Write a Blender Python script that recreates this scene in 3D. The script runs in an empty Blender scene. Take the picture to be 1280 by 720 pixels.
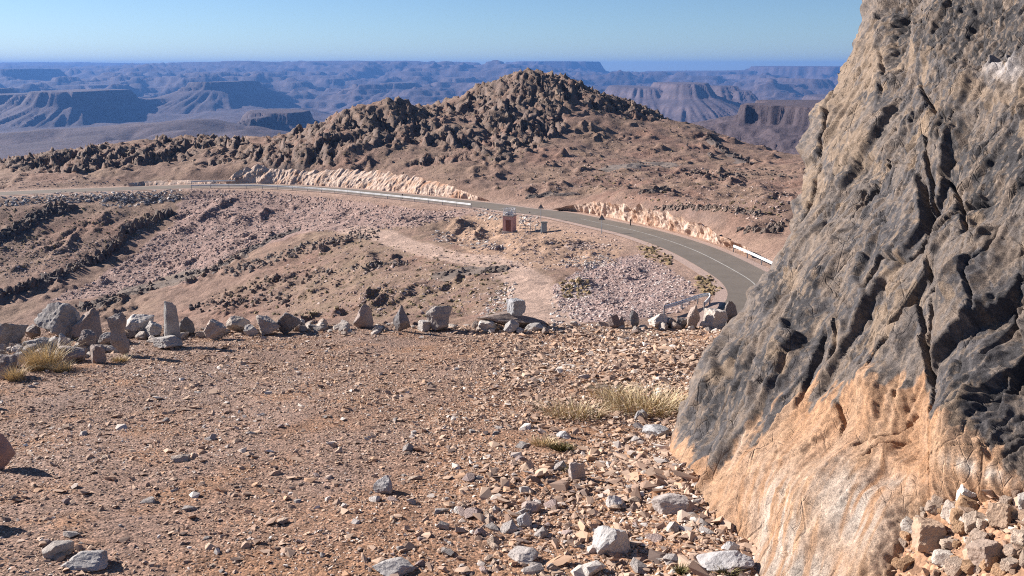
import bpy, bmesh, math, random
import numpy as np
from mathutils import Vector, Matrix, Euler

# ------------------------------------------------------------------ camera, sky, sun, exposure
SC = bpy.context.scene
COL = SC.collection
F, PITCH = 1150.0, math.radians(13.45)          # focal length in px of a 1280 wide picture, tilt down
cam = bpy.data.cameras.new('camera'); camo = bpy.data.objects.new('camera', cam); COL.objects.link(camo)
cam.sensor_width = 36.0; cam.lens = F / 1280.0 * 36.0
cam.clip_start = 0.05; cam.clip_end = 200000.0
camo.location = (0, 0, 0); camo.rotation_euler = (math.pi / 2 - PITCH, 0, 0)
SC.camera = camo
SUN_EL, SUN_AZ = math.radians(25.5), math.atan2(-0.90, 0.43)      # sun to the left, a little ahead
SUN_DIR = Vector((math.sin(SUN_AZ) * math.cos(SUN_EL), math.cos(SUN_AZ) * math.cos(SUN_EL), math.sin(SUN_EL)))
world = bpy.data.worlds.new('World'); SC.world = world; world.use_nodes = True
wn = world.node_tree.nodes; wl = world.node_tree.links
bgn = wn.get('Background') or wn.new('ShaderNodeBackground')
sky = wn.new('ShaderNodeTexSky'); sky.sky_type = 'NISHITA'; sky.sun_disc = False
sky.sun_elevation = SUN_EL; sky.sun_rotation = SUN_AZ
sky.altitude = 2600; sky.air_density = 1.0; sky.dust_density = 1.0; sky.ozone_density = 5.0
wl.new(sky.outputs['Color'], bgn.inputs['Color']); bgn.inputs['Strength'].default_value = 0.05
sun = bpy.data.lights.new('sun', 'SUN'); suno = bpy.data.objects.new('sun', sun); COL.objects.link(suno)
sun.energy = 4.8; sun.angle = math.radians(0.5); sun.color = (1.0, 0.92, 0.84)
suno.rotation_euler = SUN_DIR.to_track_quat('Z', 'Y').to_euler()
SC.view_settings.view_transform = 'Standard'; SC.view_settings.look = 'None'
SC.view_settings.exposure = 1.22; SC.view_settings.gamma = 1.0; SC.view_settings.use_curve_mapping = False
SC.cycles.max_bounces = 6; SC.cycles.diffuse_bounces = 3; SC.cycles.volume_bounces = 0
SC.cycles.use_denoising = False; SC.cycles.filter_width = 1.1

# ------------------------------------------------------------------ numeric helpers
RNG = np.random.default_rng(11)
random.seed(5)
CP, SP = math.cos(PITCH), math.sin(PITCH)
def ray(u, v):
    u = np.asarray(u, float); v = np.asarray(v, float)
    k = -(v - 360.0)
    return u - 640.0, F * CP + k * SP, -F * SP + k * CP
def at(u, v, D):                               # the point at forward distance D seen at (u, v)
    x, y, z = ray(u, v)
    return x / y * D, D + 0 * x, z / y * D
def atz(u, v, zz):                             # the point at height zz
    x, y, z = ray(u, v)
    s = zz / z
    return x * s, y * s, zz + 0 * x
def proj(x, y, z):
    d = y * CP - z * SP
    d = np.where(d < 0.05, 0.05, d)
    return 640 + F * x / d, 360 - F * (y * SP + z * CP) / d
def tanv(v): return float(-ray(640, v)[2] / ray(640, v)[1])
def smooth(a, b, x):
    t = np.clip((np.asarray(x, float) - a) / (b - a), 0, 1)
    return t * t * (3 - 2 * t)
_perm = np.random.default_rng(3).permutation(256); _perm = np.concatenate([_perm, _perm, _perm])
_grad = np.random.default_rng(4).normal(size=(256, 3)); _grad /= np.linalg.norm(_grad, axis=1)[:, None]
def perlin(x, y, z=0.0):
    x, y, z = np.broadcast_arrays(np.asarray(x, float), np.asarray(y, float), np.asarray(z, float))
    xi = np.floor(x).astype(np.int64); yi = np.floor(y).astype(np.int64); zi = np.floor(z).astype(np.int64)
    xf, yf, zf = x - xi, y - yi, z - zi
    fu, fv, fw = [t * t * t * (t * (t * 6 - 15) + 10) for t in (xf, yf, zf)]
    out = 0
    for dx in (0, 1):
        wx = fu if dx else 1 - fu
        for dy in (0, 1):
            wy = fv if dy else 1 - fv
            for dz in (0, 1):
                wz = fw if dz else 1 - fw
                h = _perm[_perm[_perm[(xi + dx) & 255] + ((yi + dy) & 255)] + ((zi + dz) & 255)]
                g = _grad[h]
                out = out + wx * wy * wz * (g[..., 0] * (xf - dx) + g[..., 1] * (yf - dy) + g[..., 2] * (zf - dz))
    return out * 1.5
def fbm(x, y, z=0.0, o=4, lac=2.03, gain=0.5):
    a, s, r = 1.0, 1.0, 0
    for i in range(o):
        r = r + a * perlin(x * s + 7.3 * i, y * s - 3.1 * i, z * s + 1.7 * i); a *= gain; s *= lac
    return r
def ridged(x, y, z=0.0, o=4, lac=2.03, gain=0.5):
    a, s, r = 1.0, 1.0, 0
    for i in range(o):
        r = r + a * (1 - np.abs(perlin(x * s + 5.3 * i, y * s - 2.1 * i, z * s + 3.7 * i)) * 2); a *= gain; s *= lac
    return r
def worley(x, y, seed=0):                      # cell random, local offset, F1, F2 (2-D)
    xi = np.floor(x).astype(np.int64); yi = np.floor(y).astype(np.int64)
    tab = np.random.default_rng(seed).random((256, 3))
    f1 = np.full(x.shape, 9.0); f2 = np.full(x.shape, 9.0)
    cid = np.zeros(x.shape, np.int64); lx = np.zeros(x.shape); ly = np.zeros(x.shape)
    for dx in (-1, 0, 1):
        for dy in (-1, 0, 1):
            h = _perm[_perm[(xi + dx) & 255] + ((yi + dy) & 255)]
            ox = x - (xi + dx + tab[h, 0]); oy = y - (yi + dy + tab[h, 1])
            d = np.sqrt(ox * ox + oy * oy)
            n = d < f1
            f2 = np.where(n, f1, np.minimum(f2, d)); f1 = np.where(n, d, f1)
            cid = np.where(n, h, cid); lx = np.where(n, ox, lx); ly = np.where(n, oy, ly)
    return cid, lx, ly, f1, f2
def scoop(x, y, seed=0, tilt=0.9, k=1.0, q=0.75, win=1):
    """fractured facets: tilted faces meeting in sharp edges (about 0..1)"""
    xi = np.floor(x).astype(np.int64); yi = np.floor(y).astype(np.int64)
    tab = np.random.default_rng(seed + 50).random((256, 5))
    best = np.full(x.shape, 9.0); val = np.zeros(x.shape)
    for dx in range(-win, win + 1):
        for dy in range(-win, win + 1):
            h = _perm[_perm[((xi + dx) + seed * 17) & 255] + ((yi + dy) & 255)]
            ox = x - (xi + dx + tab[h, 0]); oy = y - (yi + dy + tab[h, 1]); d2 = ox * ox + oy * oy
            pl = 0.5 * tab[h, 2] + tilt * ((tab[h, 3] - .5) * ox + (tab[h, 4] - .5) * oy)
            e = pl + k * 2.2 * d2; m = e < best
            best = np.where(m, e, best); val = np.where(m, pl + k * 2.2 * d2 * q, val)
    return val
class TPS:
    def __init__(s, P, val, lam=1e-4):
        s.P = np.asarray(P, float); n = len(s.P)
        d2 = ((s.P[:, None] - s.P[None]) ** 2).sum(-1)
        K = np.where(d2 > 0, d2 * np.log(np.maximum(d2, 1e-12)), 0) + lam * np.eye(n)
        A = np.zeros((n + 3, n + 3)); A[:n, :n] = K; A[:n, n] = 1; A[:n, n + 1:] = s.P
        A[n, :n] = 1; A[n + 1:, :n] = s.P.T
        b = np.zeros(n + 3); b[:n] = val
        s.w = np.linalg.solve(A, b)
    def __call__(s, x, y):
        sh = np.shape(x); x = np.ravel(x).astype(float); y = np.ravel(y).astype(float)
        out = s.w[-3] + s.w[-2] * x + s.w[-1] * y
        for (px, py), w in zip(s.P, s.w[:-3]):
            d2 = (x - px) ** 2 + (y - py) ** 2
            out += w * d2 * np.log(np.maximum(d2, 1e-12))
        return out.reshape(sh)
def inpoly(u, v, poly):
    r = np.zeros(np.shape(u), bool); n = len(poly)
    for i in range(n):
        (x0, y0), (x1, y1) = poly[i], poly[(i + 1) % n]
        if y0 == y1: continue
        c = ((y0 > v) != (y1 > v)) & (u < (x1 - x0) * (v - y0) / (y1 - y0) + x0)
        r ^= c
    return r
def polydist(x, y, pts):                       # distance to a polyline, arc position (in segments), signed side
    best = np.full(np.shape(x), 1e9); ps = np.zeros(np.shape(x)); side = np.zeros(np.shape(x))
    for i in range(len(pts) - 1):
        ax, ay = pts[i][0], pts[i][1]; bx, by = pts[i + 1][0] - ax, pts[i + 1][1] - ay
        L = bx * bx + by * by
        t = np.clip(((x - ax) * bx + (y - ay) * by) / L, 0, 1)
        ex, ey = x - ax - t * bx, y - ay - t * by
        d = np.hypot(ex, ey); m = d < best
        best = np.where(m, d, best); ps = np.where(m, i + t, ps); side = np.where(m, bx * ey - by * ex, side)
    return best, ps, side
def spline(pts, n):                            # Catmull-Rom through points
    P = np.asarray(pts, float); P = np.vstack([2 * P[0] - P[1], P, 2 * P[-1] - P[-2]])
    out = []
    for i in range(1, len(P) - 2):
        for t in np.linspace(0, 1, n, endpoint=False):
            a, b, c, d = P[i - 1], P[i], P[i + 1], P[i + 2]
            out.append(0.5 * (2 * b + (c - a) * t + (2 * a - 5 * b + 4 * c - d) * t * t + (3 * b - a - 3 * c + d) * t ** 3))
    out.append(P[-2])
    return np.array(out)
def resample(P, step):
    P = np.asarray(P, float); s = np.concatenate([[0], np.cumsum(np.linalg.norm(np.diff(P[:, :2], axis=0), axis=1))])
    n = max(2, int(s[-1] / step) + 1); q = np.linspace(0, s[-1], n)
    return np.stack([np.interp(q, s, P[:, k]) for k in range(P.shape[1])], 1)

# ------------------------------------------------------------------ mesh and object helpers
def raw_mesh(name, V, Fc, smooth_shade=True):
    V = np.ascontiguousarray(V, np.float32); Fc = np.ascontiguousarray(Fc, np.int32)
    me = bpy.data.meshes.new(name); k = Fc.shape[1]
    me.vertices.add(len(V)); me.vertices.foreach_set('co', V.ravel())
    me.loops.add(Fc.size); me.loops.foreach_set('vertex_index', Fc.ravel())
    me.polygons.add(len(Fc)); me.polygons.foreach_set('loop_start', np.arange(0, Fc.size, k, dtype=np.int32))
    me.polygons.foreach_set('use_smooth', np.full(len(Fc), smooth_shade))
    me.update(calc_edges=True)
    return me
def grid_faces(nr, nc):
    i = np.arange((nr - 1) * (nc - 1)); r, c = i // (nc - 1), i % (nc - 1)
    a = r * nc + c
    return np.stack([a, a + 1, a + nc + 1, a + nc], 1)
def grid_mesh(name, X, Y, Z, flip=False, smooth_shade=True):
    f = grid_faces(*X.shape)
    if flip: f = f[:, ::-1]
    return raw_mesh(name, np.stack([X.ravel(), Y.ravel(), Z.ravel()], 1), f, smooth_shade)
def set_col(me, rgb, name='col'):
    a = me.attributes.new(name, 'FLOAT_COLOR', 'POINT')
    c = np.ones((len(me.vertices), 4), np.float32); c[:, :3] = np.reshape(rgb, (-1, 3)); a.data.foreach_set('color', c.ravel())
def set_f(me, val, name):
    a = me.attributes.new(name, 'FLOAT', 'POINT'); a.data.foreach_set('value', np.ascontiguousarray(np.ravel(val), np.float32))
def obj(name, me, mat=None, parent=None, label=None, cat=None, group=None, kind=None, loc=None, color=None):
    o = bpy.data.objects.new(name, me); COL.objects.link(o)
    if mat is not None and me is not None:
        if len(me.materials) == 0: me.materials.append(mat)
    if parent: o.parent = parent
    if label: o['label'] = label
    if cat: o['category'] = cat
    if group: o['group'] = group
    if kind: o['kind'] = kind
    if loc is not None: o.location = loc
    if color is not None: o.color = (*color, 1)
    return o
class MB:                                      # collects boxes and tubes into one mesh
    def __init__(s): s.bm = bmesh.new()
    def box(s, c, d, rot=None):
        r = bmesh.ops.create_cube(s.bm, size=1.0); M = Matrix.Translation(c)
        if rot is not None: M = M @ (rot if isinstance(rot, Matrix) else Euler(rot).to_matrix().to_4x4())
        M = M @ Matrix.Diagonal((*d, 1)); bmesh.ops.transform(s.bm, matrix=M, verts=r['verts']); return s
    def tube(s, a, b, r, seg=8, r2=None):
        a, b = Vector(a), Vector(b); d = b - a
        q = bmesh.ops.create_cone(s.bm, cap_ends=True, segments=seg, radius1=r, radius2=r if r2 is None else r2, depth=d.length)
        bmesh.ops.transform(s.bm, matrix=Matrix.Translation((a + b) / 2) @ d.to_track_quat('Z', 'Y').to_matrix().to_4x4(), verts=q['verts']); return s
    def mesh(s, name):
        me = bpy.data.meshes.new(name); s.bm.to_mesh(me); s.bm.free(); return me

# ------------------------------------------------------------------ materials
class MT:
    def __init__(s, name, rough=0.9):
        s.m = bpy.data.materials.new(name); s.m.use_nodes = True; s.t = s.m.node_tree
        s.b = s.t.nodes['Principled BSDF']; s.b.inputs['Roughness'].default_value = rough
        s.b.inputs['Specular IOR Level'].default_value = 0.25
    def n(s, kind, **kw):
        x = s.t.nodes.new(kind)
        for k, v in kw.items(): setattr(x, k, v)
        return x
    def l(s, a, b): s.t.links.new(a, b)
    def coord(s, out='Object', scale=(1, 1, 1), rot=(0, 0, 0)):
        c = s.n('ShaderNodeTexCoord'); m = s.n('ShaderNodeMapping')
        m.inputs['Scale'].default_value = scale; m.inputs['Rotation'].default_value = rot
        s.l(c.outputs[out], m.inputs['Vector']); return m.outputs['Vector']
    def noise(s, scale, detail=4, rough=0.6, vec=None, dist=0.0, kind='FBM'):
        x = s.n('ShaderNodeTexNoise', noise_type=kind); x.inputs['Scale'].default_value = scale; x.inputs['Detail'].default_value = detail
        x.inputs['Roughness'].default_value = rough; x.inputs['Distortion'].default_value = dist
        if vec is not None: s.l(vec, x.inputs['Vector'])
        return x.outputs['Fac']
    def vor(s, scale, vec=None, feature='F1', out='Distance'):
        x = s.n('ShaderNodeTexVoronoi', feature=feature); x.inputs['Scale'].default_value = scale
        if vec is not None: s.l(vec, x.inputs['Vector'])
        return x.outputs[out]
    def ramp(s, fac, stops):
        r = s.n('ShaderNodeValToRGB'); e = r.color_ramp.elements
        while len(e) < len(stops): e.new(0.5)
        for i, (p, c) in enumerate(stops): e[i].position = p; e[i].color = (*c, 1) if len(c) == 3 else c
        s.l(fac, r.inputs['Fac']); return r.outputs['Color']
    def rng(s, fac, a, b, c, d):
        r = s.n('ShaderNodeMapRange'); r.inputs[1].default_value = a; r.inputs[2].default_value = b
        r.inputs[3].default_value = c; r.inputs[4].default_value = d; s.l(fac, r.inputs[0]); return r.outputs[0]
    def mix(s, fac, a, b, mode='MIX'):
        x = s.n('ShaderNodeMix', data_type='RGBA', blend_type=mode)
        for sock, val in ((x.inputs[0], fac), (x.inputs[6], a), (x.inputs[7], b)):
            if hasattr(val, 'is_linked'): s.l(val, sock)
            elif isinstance(val, (int, float)): sock.default_value = val if sock.type == 'VALUE' else (val, val, val, 1)
            else: sock.default_value = (*val, 1)
        return x.outputs[2]
    def mul(s, a, b):
        x = s.n('ShaderNodeMath', operation='MULTIPLY')
        for sock, val in ((x.inputs[0], a), (x.inputs[1], b)):
            if hasattr(val, 'is_linked'): s.l(val, sock)
            else: sock.default_value = val
        return x.outputs[0]
    def attr(s, name, kind='GEOMETRY', out='Color'):
        a = s.n('ShaderNodeAttribute', attribute_type=kind, attribute_name=name); return a.outputs[out]
    def bump(s, h, strength, dist):
        b = s.n('ShaderNodeBump'); b.inputs['Strength'].default_value = strength; b.inputs['Distance'].default_value = dist
        s.l(h, b.inputs['Height']); s.l(b.outputs['Normal'], s.b.inputs['Normal'])
    def color(s, c):
        if hasattr(c, 'is_linked'): s.l(c, s.b.inputs['Base Color'])
        else: s.b.inputs['Base Color'].default_value = (*c, 1)
        return s
def plain(name, rgb, rough=0.8, metal=0.0, nscale=8.0, var=0.25):
    t = MT(name, rough); t.b.inputs['Metallic'].default_value = metal
    f = t.noise(nscale, 5, 0.65, t.coord())
    t.color(t.mix(1.0, rgb, t.ramp(f, [(0.25, (1 - var,) * 3), (0.75, (1 + var * .4,) * 3)]), 'MULTIPLY')); return t.m
def stone_mat(name, scale=6.0, bump=0.4, dist=0.02, inst=False, stops=None):
    t = MT(name, 0.92)
    if inst:
        base = t.ramp(t.attr('tint', 'INSTANCER', 'Fac'), stops)
    else:
        base = t.n('ShaderNodeObjectInfo').outputs['Color']
    vec = t.coord()
    f = t.noise(scale, 6, 0.7, vec)
    c = t.mix(1.0, base, t.ramp(f, [(0.28, (0.55, 0.52, 0.50)), (0.5, (0.95, 0.94, 0.93)), (0.72, (1.25, 1.2, 1.15))]), 'MULTIPLY')
    if not inst:
        g = t.noise(scale * 0.45, 3, 0.6, vec)
        c = t.mix(t.rng(g, 0.52, 0.68, 0, 0.3), c, (0.34, 0.24, 0.16))
    t.color(c)
    if bump: t.bump(t.noise(scale * 2.2, 8, 0.7, vec), bump, dist)
    return t.m
def terrain_mat(name, s1, s2, bump_s, bdist, extra=None, var=0.35):
    t = MT(name, 0.95)
    v = t.coord()
    c = t.attr('col')
    f1 = t.noise(s1, 6, 0.7, v); f2 = t.noise(s2, 6, 0.72, v)
    c = t.mix(1.0, c, t.ramp(f1, [(0.3, (1 - var,) * 3), (0.7, (1 + var * .7,) * 3)]), 'MULTIPLY')
    c = t.mix(1.0, c, t.ramp(f2, [(0.32, (1 - var,) * 3), (0.68, (1 + var * .7,) * 3)]), 'MULTIPLY')
    t.color(c); t.bump(f2 if bump_s is None else t.noise(bump_s, 8, 0.75, v), 1.0, bdist)
    return t.m

# ------------------------------------------------------------------ rock generators
_ico = {}
def ico(sub):
    if sub not in _ico:
        bm = bmesh.new(); bmesh.ops.create_icosphere(bm, subdivisions=sub, radius=1.0)
        V = np.array([v.co[:] for v in bm.verts]); Fc = np.array([[v.index for v in f.verts] for f in bm.faces]); bm.free()
        _ico[sub] = (V / np.linalg.norm(V, axis=1)[:, None], Fc)
    return _ico[sub]
def block_shape(seed, dims, sub=4, planes=13, jit=0.03, taper=0.0, lean=(0, 0), box=0.0, waist=0.0):
    """An angular boulder: a polyhedron cut by random planes, roughened; base at z=0, dims = full width, depth, height."""
    r = np.random.default_rng(seed); d, Fc = ico(sub)
    i = np.arange(planes) + .5; ph = np.arccos(1 - 2 * i / planes); th = math.pi * (1 + 5 ** .5) * i + r.uniform(0, 6)
    N = np.stack([np.cos(th) * np.sin(ph), np.sin(th) * np.sin(ph), np.cos(ph)], 1) + r.normal(0, .28, (planes, 3)); N /= np.linalg.norm(N, axis=1)[:, None]
    N = N @ eulmat(*r.uniform(-3, 3, 3)); c = r.uniform(0.66, 1.0, planes)
    if box:
        a = r.uniform(0, 0.5); q = np.array([[math.cos(a), math.sin(a), 0.1], [-math.cos(a), -math.sin(a), 0.1], [-math.sin(a), math.cos(a), 0], [math.sin(a), -math.cos(a), 0.05], [0.12, 0.05, 1], [0, 0, -1]])
        q /= np.linalg.norm(q, axis=1)[:, None]
        N = np.vstack([N, q]); c = np.concatenate([c, np.full(6, 0.62)])
    dn = d @ N.T
    rad = np.where(dn > 0.05, c[None] / np.maximum(dn, 0.05), 9).min(1); rad = np.minimum(rad, 1.5)
    V = d * rad[:, None]
    s = seed * 3.7
    V *= (1 + jit * 1.6 * fbm(V[:, 0] * 2 + s, V[:, 1] * 2, V[:, 2] * 2, 3) + jit * 0.9 * fbm(V[:, 0] * 7, V[:, 1] * 7 + s, V[:, 2] * 7, 3))[:, None]
    lo, hi = V.min(0), V.max(0); V = (V - (lo + hi) / 2) / (hi - lo)
    h = V[:, 2] + 0.5
    k = 1 - taper * h - waist * np.exp(-((h - 0.55) / 0.16) ** 2)
    V[:, 0] = V[:, 0] * k; V[:, 1] = V[:, 1] * k
    V[:, 0] += lean[0] * h; V[:, 1] += lean[1] * h
    V[:, 2] = h
    return V * np.array(dims), Fc
def hull_shape(seed, n=14, dims=(1, 1, 1), sharp=0.0):
    r = np.random.default_rng(seed); P = r.normal(size=(n, 3)); P /= np.linalg.norm(P, axis=1)[:, None]
    P *= r.uniform(0.75, 1.0, (n, 1))
    P[:, :2] *= (1 - sharp * (P[:, 2:] + 1) / 2)
    bm = bmesh.new()
    for p in P: bm.verts.new(p)
    res = bmesh.ops.convex_hull(bm, input=bm.verts)
    bmesh.ops.delete(bm, geom=list({g for g in res['geom_interior'] + res['geom_unused'] if isinstance(g, bmesh.types.BMVert)}), context='VERTS')
    bmesh.ops.triangulate(bm, faces=bm.faces)
    bm.verts.index_update()
    V = np.array([v.co[:] for v in bm.verts]) * 0.5 * np.array(dims); Fc = np.array([[v.index for v in f.verts] for f in bm.faces]); bm.free()
    return V, Fc
def eulmat(rx, ry, rz):
    cx, sx, cy, sy, cz, sz = np.cos(rx), np.sin(rx), np.cos(ry), np.sin(ry), np.cos(rz), np.sin(rz)
    M = np.empty(np.shape(rx) + (3, 3))
    M[..., 0, 0] = cy * cz; M[..., 0, 1] = sx * sy * cz - cx * sz; M[..., 0, 2] = cx * sy * cz + sx * sz
    M[..., 1, 0] = cy * sz; M[..., 1, 1] = sx * sy * sz + cx * cz; M[..., 1, 2] = cx * sy * sz - sx * cz
    M[..., 2, 0] = -sy; M[..., 2, 1] = sx * cy; M[..., 2, 2] = cx * cy
    return M
def joined(shapes, idx, pos, rot, scl):
    VV, FF, o = [], [], 0
    for k, (V, Fc) in enumerate(shapes):
        m = np.where(idx == k)[0]
        if not len(m): continue
        R = eulmat(*rot[m].T)
        P = np.einsum('nij,nvj->nvi', R, V[None] * scl[m][:, None, :]) + pos[m][:, None]
        VV.append(P.reshape(-1, 3)); FF.append((Fc[None] + (np.arange(len(m)) * len(V))[:, None, None]).reshape(-1, 3) + o); o += len(m) * len(V)
    return np.vstack(VV), np.vstack(FF)
def scatter(name, shapes, idx, pos, rot, scl, tint, mat, kind='stuff', label=None, cat=None, parent=None, flat=True):
    """one uncountable mass of stones: points that carry rotation, size and tint, each showing one of the shapes"""
    n = len(pos); me = bpy.data.meshes.new(name)
    me.vertices.add(n); me.vertices.foreach_set('co', np.ascontiguousarray(pos, np.float32).ravel()); me.update()
    for nm, ty, val, key in (('rot', 'FLOAT_VECTOR', rot, 'vector'), ('scl', 'FLOAT_VECTOR', scl, 'vector'), ('tint', 'FLOAT', tint, 'value')):
        a = me.attributes.new(nm, ty, 'POINT'); a.data.foreach_set(key, np.ascontiguousarray(val, np.float32).ravel())
    a = me.attributes.new('pick', 'INT', 'POINT'); a.data.foreach_set('value', np.ascontiguousarray(idx, np.int32))
    o = obj(name, me, mat, parent, label, cat, None, kind)
    g = bpy.data.node_groups.new(name + '_nodes', 'GeometryNodeTree'); N = g.nodes; L = g.links
    g.interface.new_socket('Geometry', in_out='INPUT', socket_type='NodeSocketGeometry'); g.interface.new_socket('Geometry', in_out='OUTPUT', socket_type='NodeSocketGeometry')
    gi, go = N.new('NodeGroupInput'), N.new('NodeGroupOutput')
    iop = N.new('GeometryNodeInstanceOnPoints'); jn = N.new('GeometryNodeJoinGeometry')
    for k, (V, Fc) in enumerate(shapes):
        vm = raw_mesh(name + '_shape', V, Fc, not flat); vm.materials.append(mat)
        vo = bpy.data.objects.new(name + '_shape', vm)
        oi = N.new('GeometryNodeObjectInfo'); oi.inputs['Object'].default_value = vo; oi.inputs['As Instance'].default_value = True
        L.new(oi.outputs['Geometry'], jn.inputs[0])
    def na(nm, ty):
        q = N.new('GeometryNodeInputNamedAttribute'); q.data_type = ty; q.inputs['Name'].default_value = nm; return q.outputs['Attribute']
    e2r = N.new('FunctionNodeEulerToRotation'); L.new(na('rot', 'FLOAT_VECTOR'), e2r.inputs[0])
    L.new(gi.outputs[0], iop.inputs['Points']); L.new(jn.outputs[0], iop.inputs['Instance']); iop.inputs['Pick Instance'].default_value = True
    L.new(na('pick', 'INT'), iop.inputs['Instance Index']); L.new(e2r.outputs[0], iop.inputs['Rotation']); L.new(na('scl', 'FLOAT_VECTOR'), iop.inputs['Scale'])
    L.new(iop.outputs[0], go.inputs[0])
    md = o.modifiers.new('scatter', 'NODES'); md.node_group = g
    return o
def rrot(n, tilt=math.pi):
    return np.stack([RNG.uniform(-tilt, tilt, n), RNG.uniform(-tilt, tilt, n), RNG.uniform(-math.pi, math.pi, n)], 1)

# ================================================================== FAR MOUNTAINS (1 to 60 km)
_fb = [  # u, distance, v : lie of the land before the table mountains are set on it
 (-150,650,262),(200,650,262),(500,650,262),(800,650,262),(1000,650,250),(1400,650,250),
 (-150,1500,228),(200,1500,228),(500,1500,225),(800,1500,215),(930,1300,198),(1040,1300,196),(1400,1400,190),
 (-150,2500,204),(60,2500,200),(200,2500,190),(330,2500,192),(500,2500,205),(800,2500,205),(930,2500,185),(1100,2500,175),(1400,2500,170),
 (-150,3400,163),(60,3400,164),(200,3400,154),(320,3400,151),(420,3400,180),(600,3400,185),(900,3400,182),(1400,3400,170),
 (-150,4300,172),(100,4300,172),(300,4300,166),(500,4300,170),(800,4300,172),(1000,4300,165),(1400,4300,155),
 (-150,6000,156),(100,6000,157),(300,6000,152),(500,6000,152),(800,6000,156),(1000,6000,148),(1400,6000,140),
 (-150,8000,134),(100,8000,138),(300,8000,138),(450,8000,133),(650,8000,130),(800,8000,136),(1000,8000,132),(1400,8000,125),
 (-150,11000,115),(100,11000,114),(300,11000,113),(450,11000,111),(650,11000,108),(800,11000,116),(1000,11000,114),(1400,11000,110),
 (-150,14500,98),(100,14500,98),(300,14500,95),(450,14500,94),(650,14500,93),(800,14500,101),(1000,14500,101),(1400,14500,98),
 (-150,19000,90),(60,19000,88),(200,19000,80),(300,19000,77),(450,19000,77.5),(600,19000,79),(780,19000,93),(880,19000,91),(1000,19000,88),(1400,19000,86),
 (-150,22500,94),(200,22500,88),(600,22500,88),(1000,22500,94),(1400,22500,94),
 (-150,27000,78),(60,27000,77.5),(180,27000,79),(300,27000,82),(600,27000,88),(1000,27000,94),(1400,27000,94),
 (-150,30000,88),(600,30000,94),(1400,30000,98)]
_ft = TPS([((u - 640) / 400.0, math.log(D) * 1.3) for u, D, v in _fb], [v for u, D, v in _fb], 1e-3)
def far_base(X, Y):
    u = 640 + X / Y * F * CP
    v = _ft((u - 640) / 400.0, np.log(Y) * 1.3)
    r = ray(640, v)
    return r[2] / r[1] * Y
_mesas = [  # u, v of the top, distance, half width px, half depth m, cliff m, talus slope, tilt
 (108,114.5,6900,34,520,85,.52),(62,119,7100,18,380,60,.52),(18,118,7300,26,600,80,.5),(190,124,7500,12,300,45,.5),
 (282,101,9000,22,700,60,.5),(306,101,9200,5,250,60,.55),(258,108,8600,14,500,40,.5),(375,103,11500,9,420,70,.5),
 (348,138,4400,34,260,45,.5),(322,146,4000,10,160,25,.5),(30,87,14500,22,900,90,.45),(8,93,14000,20,800,80,.45),(120,106,11500,24,700,45,.45),
 (205,99,13500,20,800,70,.45),(420,97,13500,16,700,60,.45),(455,89,15500,10,500,70,.5),(520,86,16500,14,600,70,.5),(500,103,11000,18,700,50,.45),(575,96,13000,20,700,60,.45),
 (850,104,6900,22,650,85,.6),(800,109,7400,30,700,60,.55),(893,107,7600,16,500,90,.5),(916,113,7300,12,400,70,.5),
 (985,98.5,11500,27,1000,95,.42),(690,76.5,20500,52,1500,190,.45),(640,80,18500,14,700,80,.5),(735,92,17000,16,800,80,.5),
 (1010,83,17500,60,1500,100,.35),(870,89,18500,70,1500,80,.32),(935,93,15500,25,1000,70,.4),(760,100,15000,20,800,60,.4),
 (1100,84,17000,60,1500,100,.35),(1150,110,8000,60,900,120,.5),(-60,112,7500,40,700,90,.5),(1060,122,6500,40,600,90,.5)]
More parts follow.
